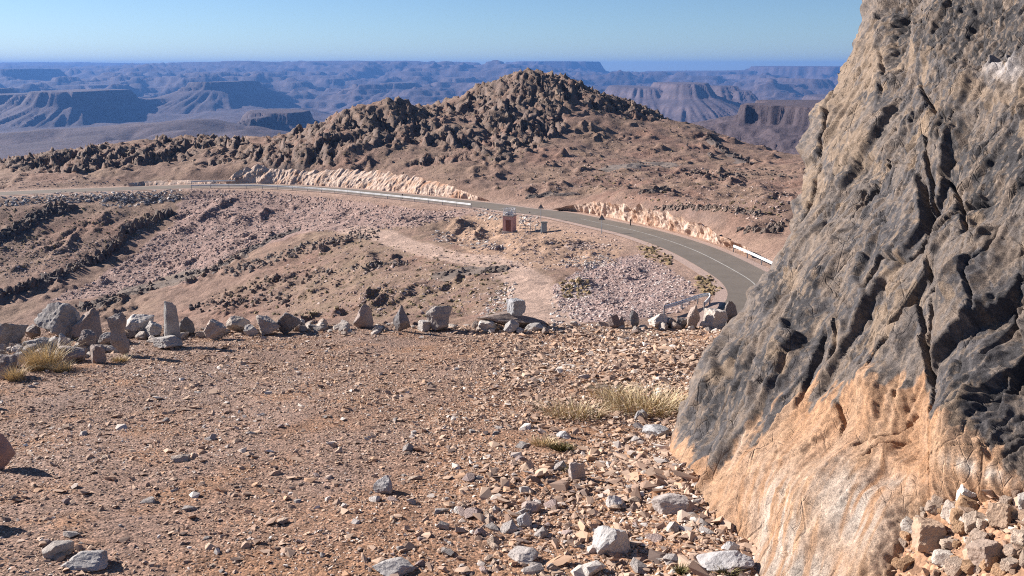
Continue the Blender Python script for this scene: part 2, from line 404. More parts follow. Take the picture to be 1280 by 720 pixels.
def far_height(X, Y):
    z = far_base(X, Y)
    R = Y
    w = np.clip(R / 9000.0, 0.12, 1.0)
    n1 = fbm(X / 2600, Y / 2600, 0.3, 5); n2 = ridged(X / 1500 + 3, Y / 1500, 1.7, 4) - 1.0
    diss = 120 * n1 + 110 * n2 + 55 * (ridged(X / 620 + 9, Y / 800, 4.7, 3) - 1)
    z = z + diss * w * (0.22 + 0.78 * smooth(6000, 9500, R)) * (1 - 0.5 * smooth(15500, 19000, R)) + 10 * fbm(X / 300, Y / 300, 2.2, 4) * np.clip(R / 5000, .3, 1)
    # stepped strata in the dissected country
    st = 55.0; q = z / st; fr = q - np.floor(q); zt = (np.floor(q) + smooth(0.35, 0.65, fr)) * st
    z = z + (zt - z) * 0.55 * smooth(6500, 9500, R)
    # gullies in the near purple plateau
    g = np.exp(-((R - 3100) / 700) ** 2)
    z = z - g * 45 * np.clip(ridged(X / 520, Y / 900, 4.4, 3) - 0.9, 0, 1)
    wn_ = 0.28 * fbm(X / 900, Y / 900, 5.1, 4)
    for i, (u, v, D, hw, ry, ch, sl) in enumerate(_mesas):
        cx, cy, cz = at(u, v, D); rx = hw * D / F
        m = (np.abs(X - cx) < rx * 4 + 1200) & (np.abs(Y - cy) < ry * 3 + 1800)
        if not m.any(): continue
        x, y = X[m] - cx, Y[m] - cy
        rho = np.sqrt((np.abs(x) / rx) ** 2.6 + (np.abs(y) / ry) ** 2.6) ** (1 / 1.3 / 1.0 * 0.5 * 1.0 * 1.0)
        rho = ((np.abs(x) / rx) ** 2.6 + (np.abs(y) / ry) ** 2.6) ** (1 / 2.6)
        ang = np.arctan2(y / ry, x / rx)
        rm = min(rx, ry)
        d = (rho - 1) * rm + wn_[m] * rm * 0.9 + 18 * fbm(ang * 6, i * 3.3, 0.0, 3)
        gul = ridged(ang * 7 + i, rho * 0.35, i * 1.9, 3)
        cw = ch * 0.55
        top = cz + 0.02 * x * math.sin(i * 2.1) + 16 * n1[m]
        zz = top - np.where(d < 0, 0, np.where(d < cw, ch * (d / cw), ch + (d - cw) * sl * (1 - 0.25 * np.clip(d / 2500, 0, 1)))) - smooth(cw, cw + 120, d) * 26 * np.clip(1.2 - gul, 0, 1.2) * (ch / 80)
        z[m] = np.maximum(z[m], zz)
    # near cliffs of columns across the canyon on the right
    cx, cy, _ = at(1010, 130, 1800); tz = at(1010, 131, 1800)[2]
    m = Y < 3600
    x, y = X[m] - cx, Y[m] - cy
    edge = cx * (Y[m] / cy) - 118 + 24 * fbm(X[m] / 70, Y[m] / 70, 8.8, 4)
    front = -95 + 30 * fbm(X[m] / 55, Y[m] / 55, 0.5, 3)
    d = np.maximum(np.maximum(edge - X[m], front - (0.80 * (x + 20) + 0.60 * y)), y - 300)
    col = 7 * ridged(X[m] / 16, Y[m] / 50, 0.4, 2)
    d = d + col
    zz = tz - np.where(d < 0, 0, np.where(d < 14, 30 * d / 14, 30 + (d - 14) * 0.20)) + 5 * fbm(X[m] / 45, Y[m] / 45, 3.3, 5) * smooth(5, 40, d)
    b2 = d - 150 - 20 * fbm(X[m] / 60, Y[m] / 60, 1.3, 3)
    zz = zz - np.where(b2 > 0, np.minimum(b2 * 0.9, 14), 0)
    z[m] = np.maximum(z[m], zz)
    return z
def build_far():
    nc = 860
    ta = np.linspace(-0.74, 0.78, nc)
    rows = np.concatenate([np.geomspace(560, 1250, 40, endpoint=False), np.geomspace(1250, 2200, 75, endpoint=False), np.geomspace(2200, 4600, 85, endpoint=False),
                           np.geomspace(4600, 10500, 165, endpoint=False), np.geomspace(10500, 23000, 105, endpoint=False), np.geomspace(23000, 30000, 28)])
    T, Y = np.meshgrid(ta, rows); X = T * Y
    Z = far_height(X, Y)
    Z = np.where(Z > 125, 125 + (Z - 125) * 0.35, Z)
    global FAR_TOP
    FAR_TOP = max(float(Z.max()), 8.0); print('FAR_TOP', FAR_TOP)
    me = grid_mesh('mountains', X, Y, Z)
    gy, gx = np.gradient(Z); sl = np.abs(gy / np.gradient(Y, axis=0)) + np.abs(gx / np.gradient(X, axis=1))
    c = np.array([.100, .074, .082])[None, None] * (1 + 0.22 * fbm(X / 700, Y / 700, 6.1, 4))[..., None]
    strat = 0.5 + 0.5 * np.sin(Z / 11 + 2 * fbm(X / 500, Y / 500, 1, 3))
    dark = np.array([.045, .038, .044]); pale = np.array([.140, .104, .104])
    k = np.clip(sl / 1.1, 0, 1)[..., None]
    c = c * (1 - 0.5 * k) + (dark + (pale - dark) * strat[..., None]) * 0.5 * k
    set_col(me, c)
    o = obj('mountains', me, terrain_mat('far_rock', 0.004, 0.03, 0.05, 6.0, var=0.3), kind='structure')
build_far()

# ================================================================== MIDDLE DISTANCE: road, basin, hill (13 to 560 m)
ROADC = [(-330,262,-25.8),(-160,253,-25.7),(0,242,-25.5),(150,236,-25.3),(290,232,-25.0),(400,236,-24.6),(500,245,-24.0),(605,256.5,-23.2),(650,262.5,-22.6),(700,268.5,-22.0),
         (760,281,-21.2),(809,292.5,-20.6),(866,312,-19.8),(921,340,-19.2),(946,358,-18.9),(953,376,-18.6),(938,398,-18.3),(895,440,-17.6)]
RP = spline([np.array(atz(*p), float) for p in ROADC], 10)
RP = resample(RP, 1.5)
_c = [np.array(atz(u, v, z), float) for u, v, z in ROADC]
_mid_uv = [  # u, v, distance
 # basin and left slopes
 (640,400,68),(700,401,67),(760,396,67),(820,388,70),(540,396,78),(470,396,86),(400,395,95),(300,390,113),(150,385,136),(0,392,140),(-150,400,142),
 (600,350,92),(680,340,91),(760,330,93),(820,350,84),(500,350,103),(400,350,119),(300,350,136),(200,340,155),(0,350,152),(-150,360,152),
 (200,300,170),(100,300,171),(0,300,170),(350,300,156),(450,300,141),(550,290,139),(620,300,123),(700,300,117),(740,310,107),(350,255,186),(450,262,172),(220,252,190),(0,256,184),(-150,268,184),
 (560,272,150),(637,291,127),(690,286,128),
 # far side: above the road
 (330,205,209),(450,213,199),(550,227,181),(600,243,168),(640,240,168),(700,247,158),(60,226,206),(200,221,212),(-120,232,210),
 (740,250,141),(800,259,127),(840,270,118),(880,284,109),(925,302,97),(975,300,97),
 (450,170,217),(560,180,215),(640,150,240),(680,200,198),(640,222,182),(760,200,205),(760,160,243),(820,180,232),(820,232,168),(880,220,176),(950,232,155),(1000,250,138),(900,258,138),(685,120,262),(610,130,250),(500,150,233),
 # skylines
 (330,176,240),(400,149,240),(445,131,240),(490,123,245),(540,126,250),(575,127,256),(605,106,272),(640,94,282),(685,86,290),(716,94,288),(760,112,280),(800,131,272),(840,149,262),(890,171,245),(912,190,228),(945,204,205),(990,211,192),(1060,215,180),(1200,225,165),
 (0,206,228),(60,197,232),(110,187,236),(160,180,240),(210,175,242),(260,174,243),(300,180,242),(-140,212,225)]
_mid_xyz = [(0,14,-4.9),(8,14,-4.9),(-8,14,-5.0),(14,14,-4.2),(-14,14,-6.5),(0,24,-10.5),(10,24,-10),(-12,24,-12.5),(22,24,-8),(-24,24,-14),(0,38,-15.6),(14,38,-15),(28,38,-10),(-20,38,-18.5),(-38,40,-24),(2,52,-17.6),(18,52,-17.2),(38,52,-11),(-16,56,-21),(-45,70,-30.5),(-25,70,-25),
 (32,66,-16.5),(40,80,-15),(55,70,-9),(48,98,-15.5),(70,95,-9),(80,130,-14),(120,160,-12),(-75,100,-37.5),(-110,110,-42),(-50,92,-32.5),(-150,150,-44),
 (0,330,-26),(40,330,-24),(90,310,-48),(125,270,-42),(60,318,-30),(-60,290,-30),(-100,280,-26),(-160,270,-36),(0,420,-70),(80,420,-75),(-100,400,-85),(-220,330,-75),(160,300,-70),(220,220,-50),(260,420,-110),(-300,420,-120),(0,560,-130),(200,560,-135),(-200,560,-135),(-400,560,-140),(400,560,-140),(-130,205,-27),(-200,200,-32)]
_P, _v = [], []
for p in _c: _P.append(p[:2] / 100); _v.append(p[2])
for u, v, D in _mid_uv:
    x, y, z = at(u, v, D); _P.append((x / 100, y / 100)); _v.append(float(z))
for x, y, z in _mid_xyz: _P.append((x / 100, y / 100)); _v.append(z)
_mt = TPS(_P, _v, 2e-4)
ROW_M = np.concatenate([np.geomspace(13, 58, 45, endpoint=False), np.geomspace(58, 300, 470, endpoint=False), np.geomspace(300, 620, 40)])
TA_M = np.linspace(-0.74, 0.76, 820)
_T, MY = np.meshgrid(TA_M, ROW_M); MX = _T * MY
MZ = _mt(MX / 100, MY / 100)
MZ -= smooth(330, 600, MY) * 60
def _bump(u, v, D, dz, rx, ry):
    global MZ
    x, y, _ = at(u, v, D); MZ = MZ + dz * np.exp(-((MX - x) / rx) ** 2 - ((MY - y) / ry) ** 2)
_bump(685, 86, 290, -1.6, 10, 22); _bump(650, 93, 282, .9, 10, 20); _bump(716, 96, 286, .8, 7, 20); _bump(566, 127, 255, -2.2, 14, 30); _bump(595, 118, 265, -1.2, 8, 20); _bump(735, 104, 284, -.8, 9, 24); _bump(470, 125, 245, -.8, 16, 20)
_bump(785, 124, 275, -1.5, 12, 22); _bump(380, 158, 240, -1.2, 12, 20)
_u0, _v0 = proj(MX, MY, MZ)
# where dark crags break through the slopes (regions drawn on the photograph's slopes)
CRAG = [[(318,200),(335,170),(400,140),(450,122),(500,116),(580,120),(600,100),(640,84),(690,76),(722,86),(735,108),(700,130),(708,160),(688,185),(655,192),(625,205),(600,196),(560,205),(480,208),(400,205),(340,208)],
        [(715,100),(760,108),(800,128),(840,146),(815,152),(770,148),(730,140)],
        [(0,200),(60,190),(150,176),(230,168),(300,172),(325,182),(310,205),(250,210),(180,206),(100,215),(20,218)]]
crag = np.zeros_like(MZ)
for pl in CRAG: crag = np.maximum(crag, inpoly(_u0, _v0, pl).astype(float))
crag *= np.maximum(smooth(-0.28, 0.25, fbm(MX / 22, MY / 22, 3.0, 3) + 0.15), inpoly(_u0 + 12 * fbm(MX / 9, MY / 9, 1., 2), _v0, [(585,110),(640,70),(700,60),(740,90),(760,118),(715,135),(700,165),(660,185),(610,180)]).astype(float))
rdist, rpos, rside = polydist(MX, MY, RP[::3])
rz = np.interp(rpos, np.arange(len(RP[::3])), RP[::3][:, 2])
TRACK = spline([np.array(atz(u, v, z), float) for u, v, z in [(668,410,-18.3),(672,385,-18.9),(664,362,-19.6),(650,343,-20.3),(610,329,-21.6),(560,316,-23),(510,302,-24.4),(470,290,-25.2),(440,284,-25.6)]], 8)
tdist, tpos, _ = polydist(MX, MY, TRACK)
flat = smooth(5.2, 13.0, rdist)
rough = flat * (0.35 + 0.65 * smooth(2.5, 7, tdist))
MZ = MZ + rough * (0.9 * fbm(MX / 17, MY / 17, 0.4, 3) + 0.30 * fbm(MX / 4.2, MY / 4.2, 2.2, 3) + 0.10 * fbm(MX / 1.2, MY / 1.2, 4.2, 2))
# crags: stepped blocks leaning up the slope
_cid, _lx, _ly, _f1, _f2 = worley(MX / 3.4 + 0.5 * perlin(MX / 5, MY / 5, 1.0), MY / 5.5, 5)
_cr = np.random.default_rng(6).random(256)[_cid]
_wx, _wy = MX + 1.6 * fbm(MX / 4, MY / 4, 1.0, 3), MY + 2.0 * fbm(MX / 4, MY / 4, 5.0, 3)
MZ = MZ + crag * rough * (2.0 * scoop(_wx / 6, _wy / 9, 3, 1.7, .6, .4) + 1.9 * scoop(_wx / 1.7 + .12 * _wy, _wy / 7.0, 4, 1.9, .7, .3) - .35 * scoop(_wx / 1.5, _wy / 2.2, 9, 1.4) + 0.5 * fbm(MX / 1.0, MY / 1.3, 7.7, 3) - .9)
_ms = smooth(-.1, .4, fbm(MX / 11, MY / 11, 13.0, 3)) * (1 - crag)
MZ = MZ + _ms * rough * (MY > 58) * (0.9 * scoop(_wx / 2.6, _wy / 3.6, 6, 1.3) - .35)
# rock-strata steps across the lower right apron and the gully lines of the left slope
apron = smooth(690, 760, _u0) * smooth(205, 225, _v0) * (1 - smooth(262, 285, _v0))
MZ = MZ + apron * rough * 0.8 * np.abs(fbm(MX / 9, MY / 5, 6.6, 3))
MZ = np.where(rdist < 5.2, rz - 0.12, MZ * smooth(5.2, 10.0, rdist) + (rz - 0.12) * (1 - smooth(5.2, 10.0, rdist)))
def mz(x, y):                                  # height of the middle distance
    x = np.asarray(x, float); y = np.asarray(y, float)
    ci = np.clip((x / y - TA_M[0]) / (TA_M[1] - TA_M[0]), 0, len(TA_M) - 1.001); ri = np.clip(np.interp(y, ROW_M, np.arange(len(ROW_M))), 0, len(ROW_M) - 1.001)
    a, b = ri.astype(int), ci.astype(int); f, g = ri - a, ci - b
    return (MZ[a, b] * (1 - f) + MZ[a + 1, b] * f) * (1 - g) + (MZ[a, b + 1] * (1 - f) + MZ[a + 1, b + 1] * f) * g
def mhit(u, v, d0=58, d1=330):                 # first point of the middle distance seen at (u, v)
    D = np.geomspace(d0, d1, 900); x, y, z = at(u, v, D)
    h = mz(x, y); k = np.where(z < h)[0]
    i = k[0] if len(k) else len(D) - 1
    return np.array([x[i], y[i], h[i]])
SCREE = [[(235,236),(330,240),(430,250),(520,262),(600,262),(520,285),(440,290),(370,290),(300,315),(240,352),(170,365),(110,372),(60,378),(130,345),(215,282),(225,262)]]
PILE = [(700,390),(690,360),(735,330),(775,322),(800,318),(835,335),(862,352),(872,372),(850,390),(790,402),(730,404)]
def mid_color():
    u, v = proj(MX, MY, MZ)
    n = fbm(MX / 14, MY / 14, 9.0, 4); n2 = fbm(MX / 4, MY / 4, 2.0, 3)
    c = np.empty(MX.shape + (3,)); c[:] = (.255, .165, .127)
    def lay(mask, rgb):
        nonlocal c
        mask = np.clip(mask, 0, 1)[..., None]; c = c * (1 - mask) + np.array(rgb) * mask
    lay(smooth(-0.1, 0.4, n) * 0.5, (.27, .185, .13))                    # dry ochre grass
    lay(smooth(0.1, 0.5, -n) * 0.6, (.27, .155, .115))
    lay(smooth(255, 300, v) * (1 - smooth(690, 730, u)) * smooth(300, 420, u) * smooth(-.2, .3, n2) * 0.4, (.235, .172, .112))
    sc = np.zeros(MX.shape)
    for pl in SCREE: sc = np.maximum(sc, inpoly(u + 14 * n2, v + 6 * n, pl))
    lay(sc * 0.85, (.345, .235, .205))
    lay(inpoly(u + 10 * n2, v + 5 * n, PILE) * 0.9, (.41, .29, .26))
    lay(inpoly(u + 8 * n2, v + 4 * n, [(560,275),(640,262),(720,275),(790,300),(770,325),(690,335),(640,335),(560,300)]) * 0.75, (.44, .29, .20))
    lay(crag * smooth(-.35, .2, n2) * 0.85, (.185, .14, .115))
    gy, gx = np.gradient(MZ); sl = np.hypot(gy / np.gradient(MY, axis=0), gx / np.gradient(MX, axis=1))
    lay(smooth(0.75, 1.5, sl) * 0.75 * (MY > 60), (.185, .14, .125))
    lay((1 - smooth(5.0, 8.5, rdist)) * 0.8, (.40, .27, .21))
    tw = 2.2 + 1.6 * smooth(3, 0, tpos * 0.1)
    lay((1 - smooth(1.7 + 1.2 * smooth(16, 0, tpos), 2.6 + 1.8 * smooth(16, 0, tpos), tdist + 0.5 * n2)) * 0.95, (.45, .32, .255))
    return c * (1 + 0.12 * n2)[..., None]
me = grid_mesh('hillside', MX, MY, MZ); set_col(me, mid_color())
obj('hillside', me, terrain_mat('hillside_soil', 0.5, 3.0, 1.6, 0.35, var=0.34), kind='structure')

# ------------------------------------------------------------------ road with its line, verge and cuttings
def strip(path, o0, o1, z0, z1, name):
    P = path[:, :2]; t = np.gradient(P, axis=0); t /= np.linalg.norm(t, axis=1)[:, None]
    nrm = np.stack([t[:, 1], -t[:, 0]], 1)       # to the right of the way
    a = P + nrm * o0; b = P + nrm * o1
    V = np.concatenate([np.column_stack([a, path[:, 2] + z0]), np.column_stack([b, path[:, 2] + z1])]); n = len(P)
    i = np.arange(n - 1); return raw_mesh(name, V, np.stack([i, i + n, i + n + 1, i + 1], 1))
RD = resample(RP, 0.8)
t = MT('asphalt', 0.85); vv = t.coord()
t.color(t.mix(1.0, t.ramp(t.noise(0.35, 5, 0.7, vv), [(0.3, (.135, .113, .093)), (0.7, (.175, .148, .123))]), t.ramp(t.noise(6, 4, 0.7, vv), [(0.3, (.8,) * 3), (0.7, (1.15,) * 3)]), 'MULTIPLY'))
road = obj('road', strip(RD, -2.85, 2.85, 0.0, 0.0, 'road'), t.m, kind='structure')
PAINT = plain('worn_road_paint', (.46, .44, .40), 0.7, nscale=1.2, var=0.5)
_ru = proj(RD[:, 0], RD[:, 1], RD[:, 2])[0]
obj('centre_line', strip(RD[(_ru > 725) & (RD[:, 1] < 140)], -0.06, 0.06, 0.012, 0.012, 'centre_line'), PAINT, parent=road)
t = MT('verge_gravel', 0.95); vv = t.coord()
t.color(t.mix(t.noise(1.5, 5, 0.7, vv), (.26, .18, .15), (.44, .33, .28))); t.bump(t.noise(8, 5, 0.7, vv), 1.0, 0.05)
for s in (-1, 1):
    obj('verge', strip(RD, min(s * 2.8, s * 3.9), max(s * 2.8, s * 3.9), -0.03 if s > 0 else -0.06, -0.06 if s > 0 else -0.03, 'verge'), t.m, kind='structure')
def cut_mat():
    t = MT('cut_rock', 0.92); v = t.coord()
    f = t.noise(0.35, 5, 0.65, v); g = t.noise(2.2, 6, 0.7, t.coord('Object', (1, 1, 0.35)))
    c = t.ramp(f, [(0.30, (.38, .20, .12)), (0.42, (.52, .36, .27)), (0.55, (.60, .47, .39)), (0.7, (.50, .31, .20))])
    c = t.mix(1.0, c, t.ramp(g, [(0.3, (.62, .58, .55)), (0.6, (1.05,) * 3)]), 'MULTIPLY'); t.color(c); t.bump(g, 1.0, 0.3); return t.m
CUT = cut_mat()
def cutting(name, top_px, label, off, seed):
    """a blasted bank: foot beside the road, ragged crest where the hill begins"""
    tops = resample(spline([mhit_at(u, v, D) for u, v, D in top_px], 8), 0.3)
    n = len(tops); d, ps, sd = polydist(tops[:, 0], tops[:, 1], RP)
    base = np.stack([np.interp(ps, np.arange(len(RP)), RP[:, k]) for k in range(3)], 1)
    away = tops[:, :2] - base[:, :2]; away /= np.linalg.norm(away, axis=1)[:, None]
    foot = base[:, :2] + away * off
    m = 26; k = np.linspace(0, 1, m)
    s = np.arange(n)[:, None] * 0.3; K = k[None] + 0 * s
    hgt = (tops[:, 2] - base[:, 2])[:, None]
    fx = foot[:, None, 0] + (tops[:, 0] - foot[:, 0])[:, None] * (K ** 1.7); fy = foot[:, None, 1] + (tops[:, 1] - foot[:, 1])[:, None] * (K ** 1.7)
    z = base[:, None, 2] - 0.4 + (hgt + 0.4) * K
    b = 0.7 * fbm(s / 6.0, K * hgt / 5, seed, 3) + 0.38 * (scoop(s / 1.9 + 0 * K, K * hgt / 3.6, 7, 1.8, .6, .3) - .4) + .10 * (ridged(s / 1.4, K * hgt / 4.0, seed, 3) - 1) + .34 * fbm(s / .8, K * hgt / 1.1, seed, 4)
    env = np.sin(np.pi * np.clip(K * 0.9 + 0.08, 0, 1)) ** 0.6
    x = fx - away[:, None, 0] * b * env; y = fy - away[:, None, 1] * b * env
    z = z + 0.7 * fbm(s / 2.2, 3.3, seed, 3) * smooth(0.6, 1.0, K) * np.clip(hgt / 3, .2, 1)
    me = grid_mesh(name, x, y, z, flip=(sd.mean() > 0), smooth_shade=False)
    obj(name, me, CUT, label=label, cat='rock bank')
def mhit_at(u, v, D):
    x, y, z = at(u, v, D); return np.array([float(x), float(y), float(z)])
cutting('rock_bank', [(282,228,205.5),(296,215,207.5),(325,206,208.5),(345,212,207),(400,212,203),(450,213,198.5),(500,218,189),(550,228,178.5),(590,243,169),(608,250,165.5)], 'long pale pink blasted rock bank below the craggy hill behind the guardrail', 4.9, 1.0)
cutting('rock_bank', [(690,262,146.5),(715,256,145),(750,252,138.5),(800,258,127),(840,269,118.5),(880,283,110),(910,299,101.5),(935,309,96)], 'cream and orange blasted rock bank along the outside of the road bend', 4.9, 7.0)
cutting('rock_bank', [(160,229,202.5),(190,226,206),(225,225,208),(262,226,207),(280,229,205.5)], 'low broken orange bank behind the end of the long guardrail', 4.9, 12.0)

# ================================================================== FOREGROUND TERRACE of gravel (0 to 12 m)
def crest_y(x):
    x = np.asarray(x, float)
    return 11.25 + 0.25 * perlin(x * 0.8, 3.3, 0.1) - 0.10 * np.maximum(-x - 3.0, 0) ** 1.4 - 0.05 * np.maximum(x - 3, 0)
def gz(x, y):
    x = np.asarray(x, float); y = np.asarray(y, float)
    z = -1.75 - 0.128 * y + 0.05 * fbm(x / 2.2, y / 2.2, 0.7, 3) + 0.012 * fbm(x / 0.35, y / 0.35, 1.7, 3)
    d = y - crest_y(x)
    z = z - np.where(d > 0, 0.9 * d * smooth(0, 1.4, d) + 0.05 * d, 0)
    # rubble fan at the foot of the big rock
    z = z + 0.66 * smooth(1.12, 2.0, x) * smooth(4.6, 3.4, y) * smooth(1.0, 2.2, y)
    z = z + 0.06 * np.exp(-((x - 0.98) / 0.28) ** 2) * smooth(6, 5, y)
    return z
def ghit(u, v):
    D = np.linspace(1.5, 13.5, 1600); x, y, z = at(u, v, D); h = gz(x, y); k = np.where(z < h)[0]
    i = k[0] if len(k) else len(D) - 1
    return np.array([x[i], y[i], h[i]])
def build_ground():
    ys = np.concatenate([np.linspace(-4, 2.4, 30, endpoint=False), np.geomspace(2.4, 11.2, 380, endpoint=False), np.linspace(11.2, 15.5, 60)])
    s = np.linspace(-1, 1, 470); s = np.sign(s) * np.abs(s) ** 1.0
    S, Y = np.meshgrid(s, ys); X = S * (2.6 + 0.82 * np.maximum(Y, 0.0))
    n = fbm(X / 0.5, Y / 0.5, 3.0, 3)
    Z = gz(X, Y) + 0.006 * fbm(X / 0.06, Y / 0.06, 5.0, 3)
    me = grid_mesh('ground', X, Y, Z)
    u, v = proj(X, Y, Z)
    c = np.empty(X.shape + (3,)); c[:] = (.278, .163, .104)
    big = fbm(X / 1.6, Y / 1.6, 8.0, 4)
    def lay(m, rgb):
        nonlocal c
        m = np.clip(m, 0, 1)[..., None]; c = c * (1 - m) + np.array(rgb) * m
    lay(smooth(-0.1, 0.5, -big) * 0.7, (.27, .19, .155))                     # greyer crushed stone
    lay(smooth(0.0, 0.5, big) * 0.6, (.30, .17, .10))                      # rusty earth
    lay(smooth(1.9, 0.8, np.abs(X - 1.2)) * smooth(6.5, 5, Y) * 0.6, (.37, .215, .125))
    lay(smooth(-0.6, -2.2, X - 0.12 * (Y - 4)) * smooth(-.3, .3, n + .2) * 0.55, (.255, .19, .165))
    set_col(me, c)
    t = MT('gravelly_earth', 0.97); vec = t.coord(); col = t.attr('col')
    vc = t.n('ShaderNodeTexVoronoi'); vc.inputs['Scale'].default_value = 62.0; t.l(vec, vc.inputs['Vector'])
    sep = t.n('ShaderNodeSeparateColor'); t.l(vc.outputs['Color'], sep.inputs[0])
    grit = t.ramp(sep.outputs[0], [(0.0, (.45, .42, .42)), (0.4, (.85, .83, .82)), (0.75, (1.2, 1.16, 1.14)), (1.0, (1.7, 1.65, 1.62))])
    col = t.mix(0.8, col, t.mix(1.0, col, grit, 'MULTIPLY'))
    col = t.mix(1.0, col, t.ramp(t.noise(9, 6, 0.7, vec), [(0.3, (.72,) * 3), (0.7, (1.2,) * 3)]), 'MULTIPLY')
    t.color(col)
    h = t.mix(0.5, vc.outputs['Distance'], t.noise(120, 4, 0.7, vec)); t.bump(h, 0.9, -0.012)
    obj('ground', me, t.m, kind='structure')
build_ground()

# ================================================================== THE BIG LEANING ROCK on the right
RB, RA = 0.93, 1.0 + 0.93 * 2.35                 # leaning face: X = RA + RB * z
def rock_plane(u, v):
    x, y, z = ray(u, v); D = RA / np.maximum(x / y - RB * z / y, 0.05)
    return at(u, v, D)
_sv = [-220,-100,0,40,85,120,150,190,215,250,285,320,350,400,450,480,510,540,560,575,590,620,900]
_su = [1168,1125,1089,1072,1050,1033,1014,1001,1003,993,983,972,958,928,889,872,858,846,838,834,826,815,815]
def sil(v): return np.interp(v, _sv, _su)
CONTACT = [(1020,330),(1060,285),(1100,238),(1130,200),(1165,168),(1200,135),(1240,100),(1300,52),(1500,-90)]
CRACKS = [  # polyline in the picture of the face, width m, depth m
 ([(1156,226),(1160,262),(1163,296)],.030,.085),([(1163,297),(1150,318),(1138,328),(1112,331),(1094,353),(1088,362)],.016,.055),
 ([(1082,238),(1077,260),(1072,276)],.022,.06),([(1098,235),(1086,252),(1078,262)],.014,.05),
 ([(1145,95),(1156,120),(1168,143)],.012,.045),([(1034,132),(1030,160),(1021,190)],.025,.06),([(1044,95),(1036,130)],.018,.05),
 ([(1022,196),(1015,225),(1004,262),(998,300)],.016,.045),([(1182,390),(1172,420),(1163,448),(1160,480)],.010,.04),
 ([(1165,150),(1168,230),(1166,340),(1162,450),(1166,520),(1160,590)],.012,.05),
 ([(1035,410),(1020,450),(1008,480),(998,512)],.020,.05),([(1062,380),(1045,430),(1030,455)],.012,.035),
 ([(955,565),(962,540),(972,510)],.016,.045),([(1070,560),(1090,545),(1120,530),(1136,512)],.020,.05),([(1080,575),(1100,556),(1126,540)],.012,.03),
 ([(1130,430),(1105,452),(1092,470)],.012,.03),([(985,300),(975,340),(962,362)],.014,.03),([(1240,250),(1215,262),(1185,285),(1168,300)],.02,.05),
 ([(1180,220),(1195,240),(1210,275),(1215,300)],.012,.05),([(1280,420),(1262,450),(1258,490)],.022,.06),([(1230,330),(1222,360),(1228,395)],.010,.03),
 ([(925,470),(918,490),(905,512)],.010,.025),([(1052,505),(1056,530),(1053,548)],.012,.03),([(1205,365),(1180,372),(1170,385)],.01,.03),
 ([(1120,410),(1112,380),(1122,350)],.008,.025),([(1000,260),(1040,222),(1080,205)],.012,.03),([(1100,60),(1110,95),(1104,130)],.014,.03)]
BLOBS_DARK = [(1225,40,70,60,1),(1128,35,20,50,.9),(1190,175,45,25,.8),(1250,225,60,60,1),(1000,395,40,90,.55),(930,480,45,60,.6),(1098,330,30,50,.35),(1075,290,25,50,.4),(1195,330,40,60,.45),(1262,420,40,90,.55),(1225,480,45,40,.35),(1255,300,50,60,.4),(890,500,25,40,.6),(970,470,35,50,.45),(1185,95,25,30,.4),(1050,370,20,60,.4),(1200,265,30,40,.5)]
BLOBS_TAN = [(1055,120,30,60,1),(1020,235,25,40,.9),(1090,80,30,50,.8),(1060,190,40,40,.7),(1010,330,15,40,.5),(1130,360,25,40,.55),(1110,420,25,40,.6),(1230,130,40,22,.6),(1160,150,30,40,.35),(1270,110,18,25,.9),(1000,360,10,20,.9),(1205,385,10,10,.8),(985,455,8,20,.9),(1100,215,30,20,.5),(1050,440,20,40,.5),(1280,130,30,30,.6)]
def blobs(u, v, L):
    m = np.zeros(u.shape)
    for a, b, ra, rb, w in L: m = np.maximum(m, w * np.exp(-((u - a) / ra) ** 2 - ((v - b) / rb) ** 2))
    return m
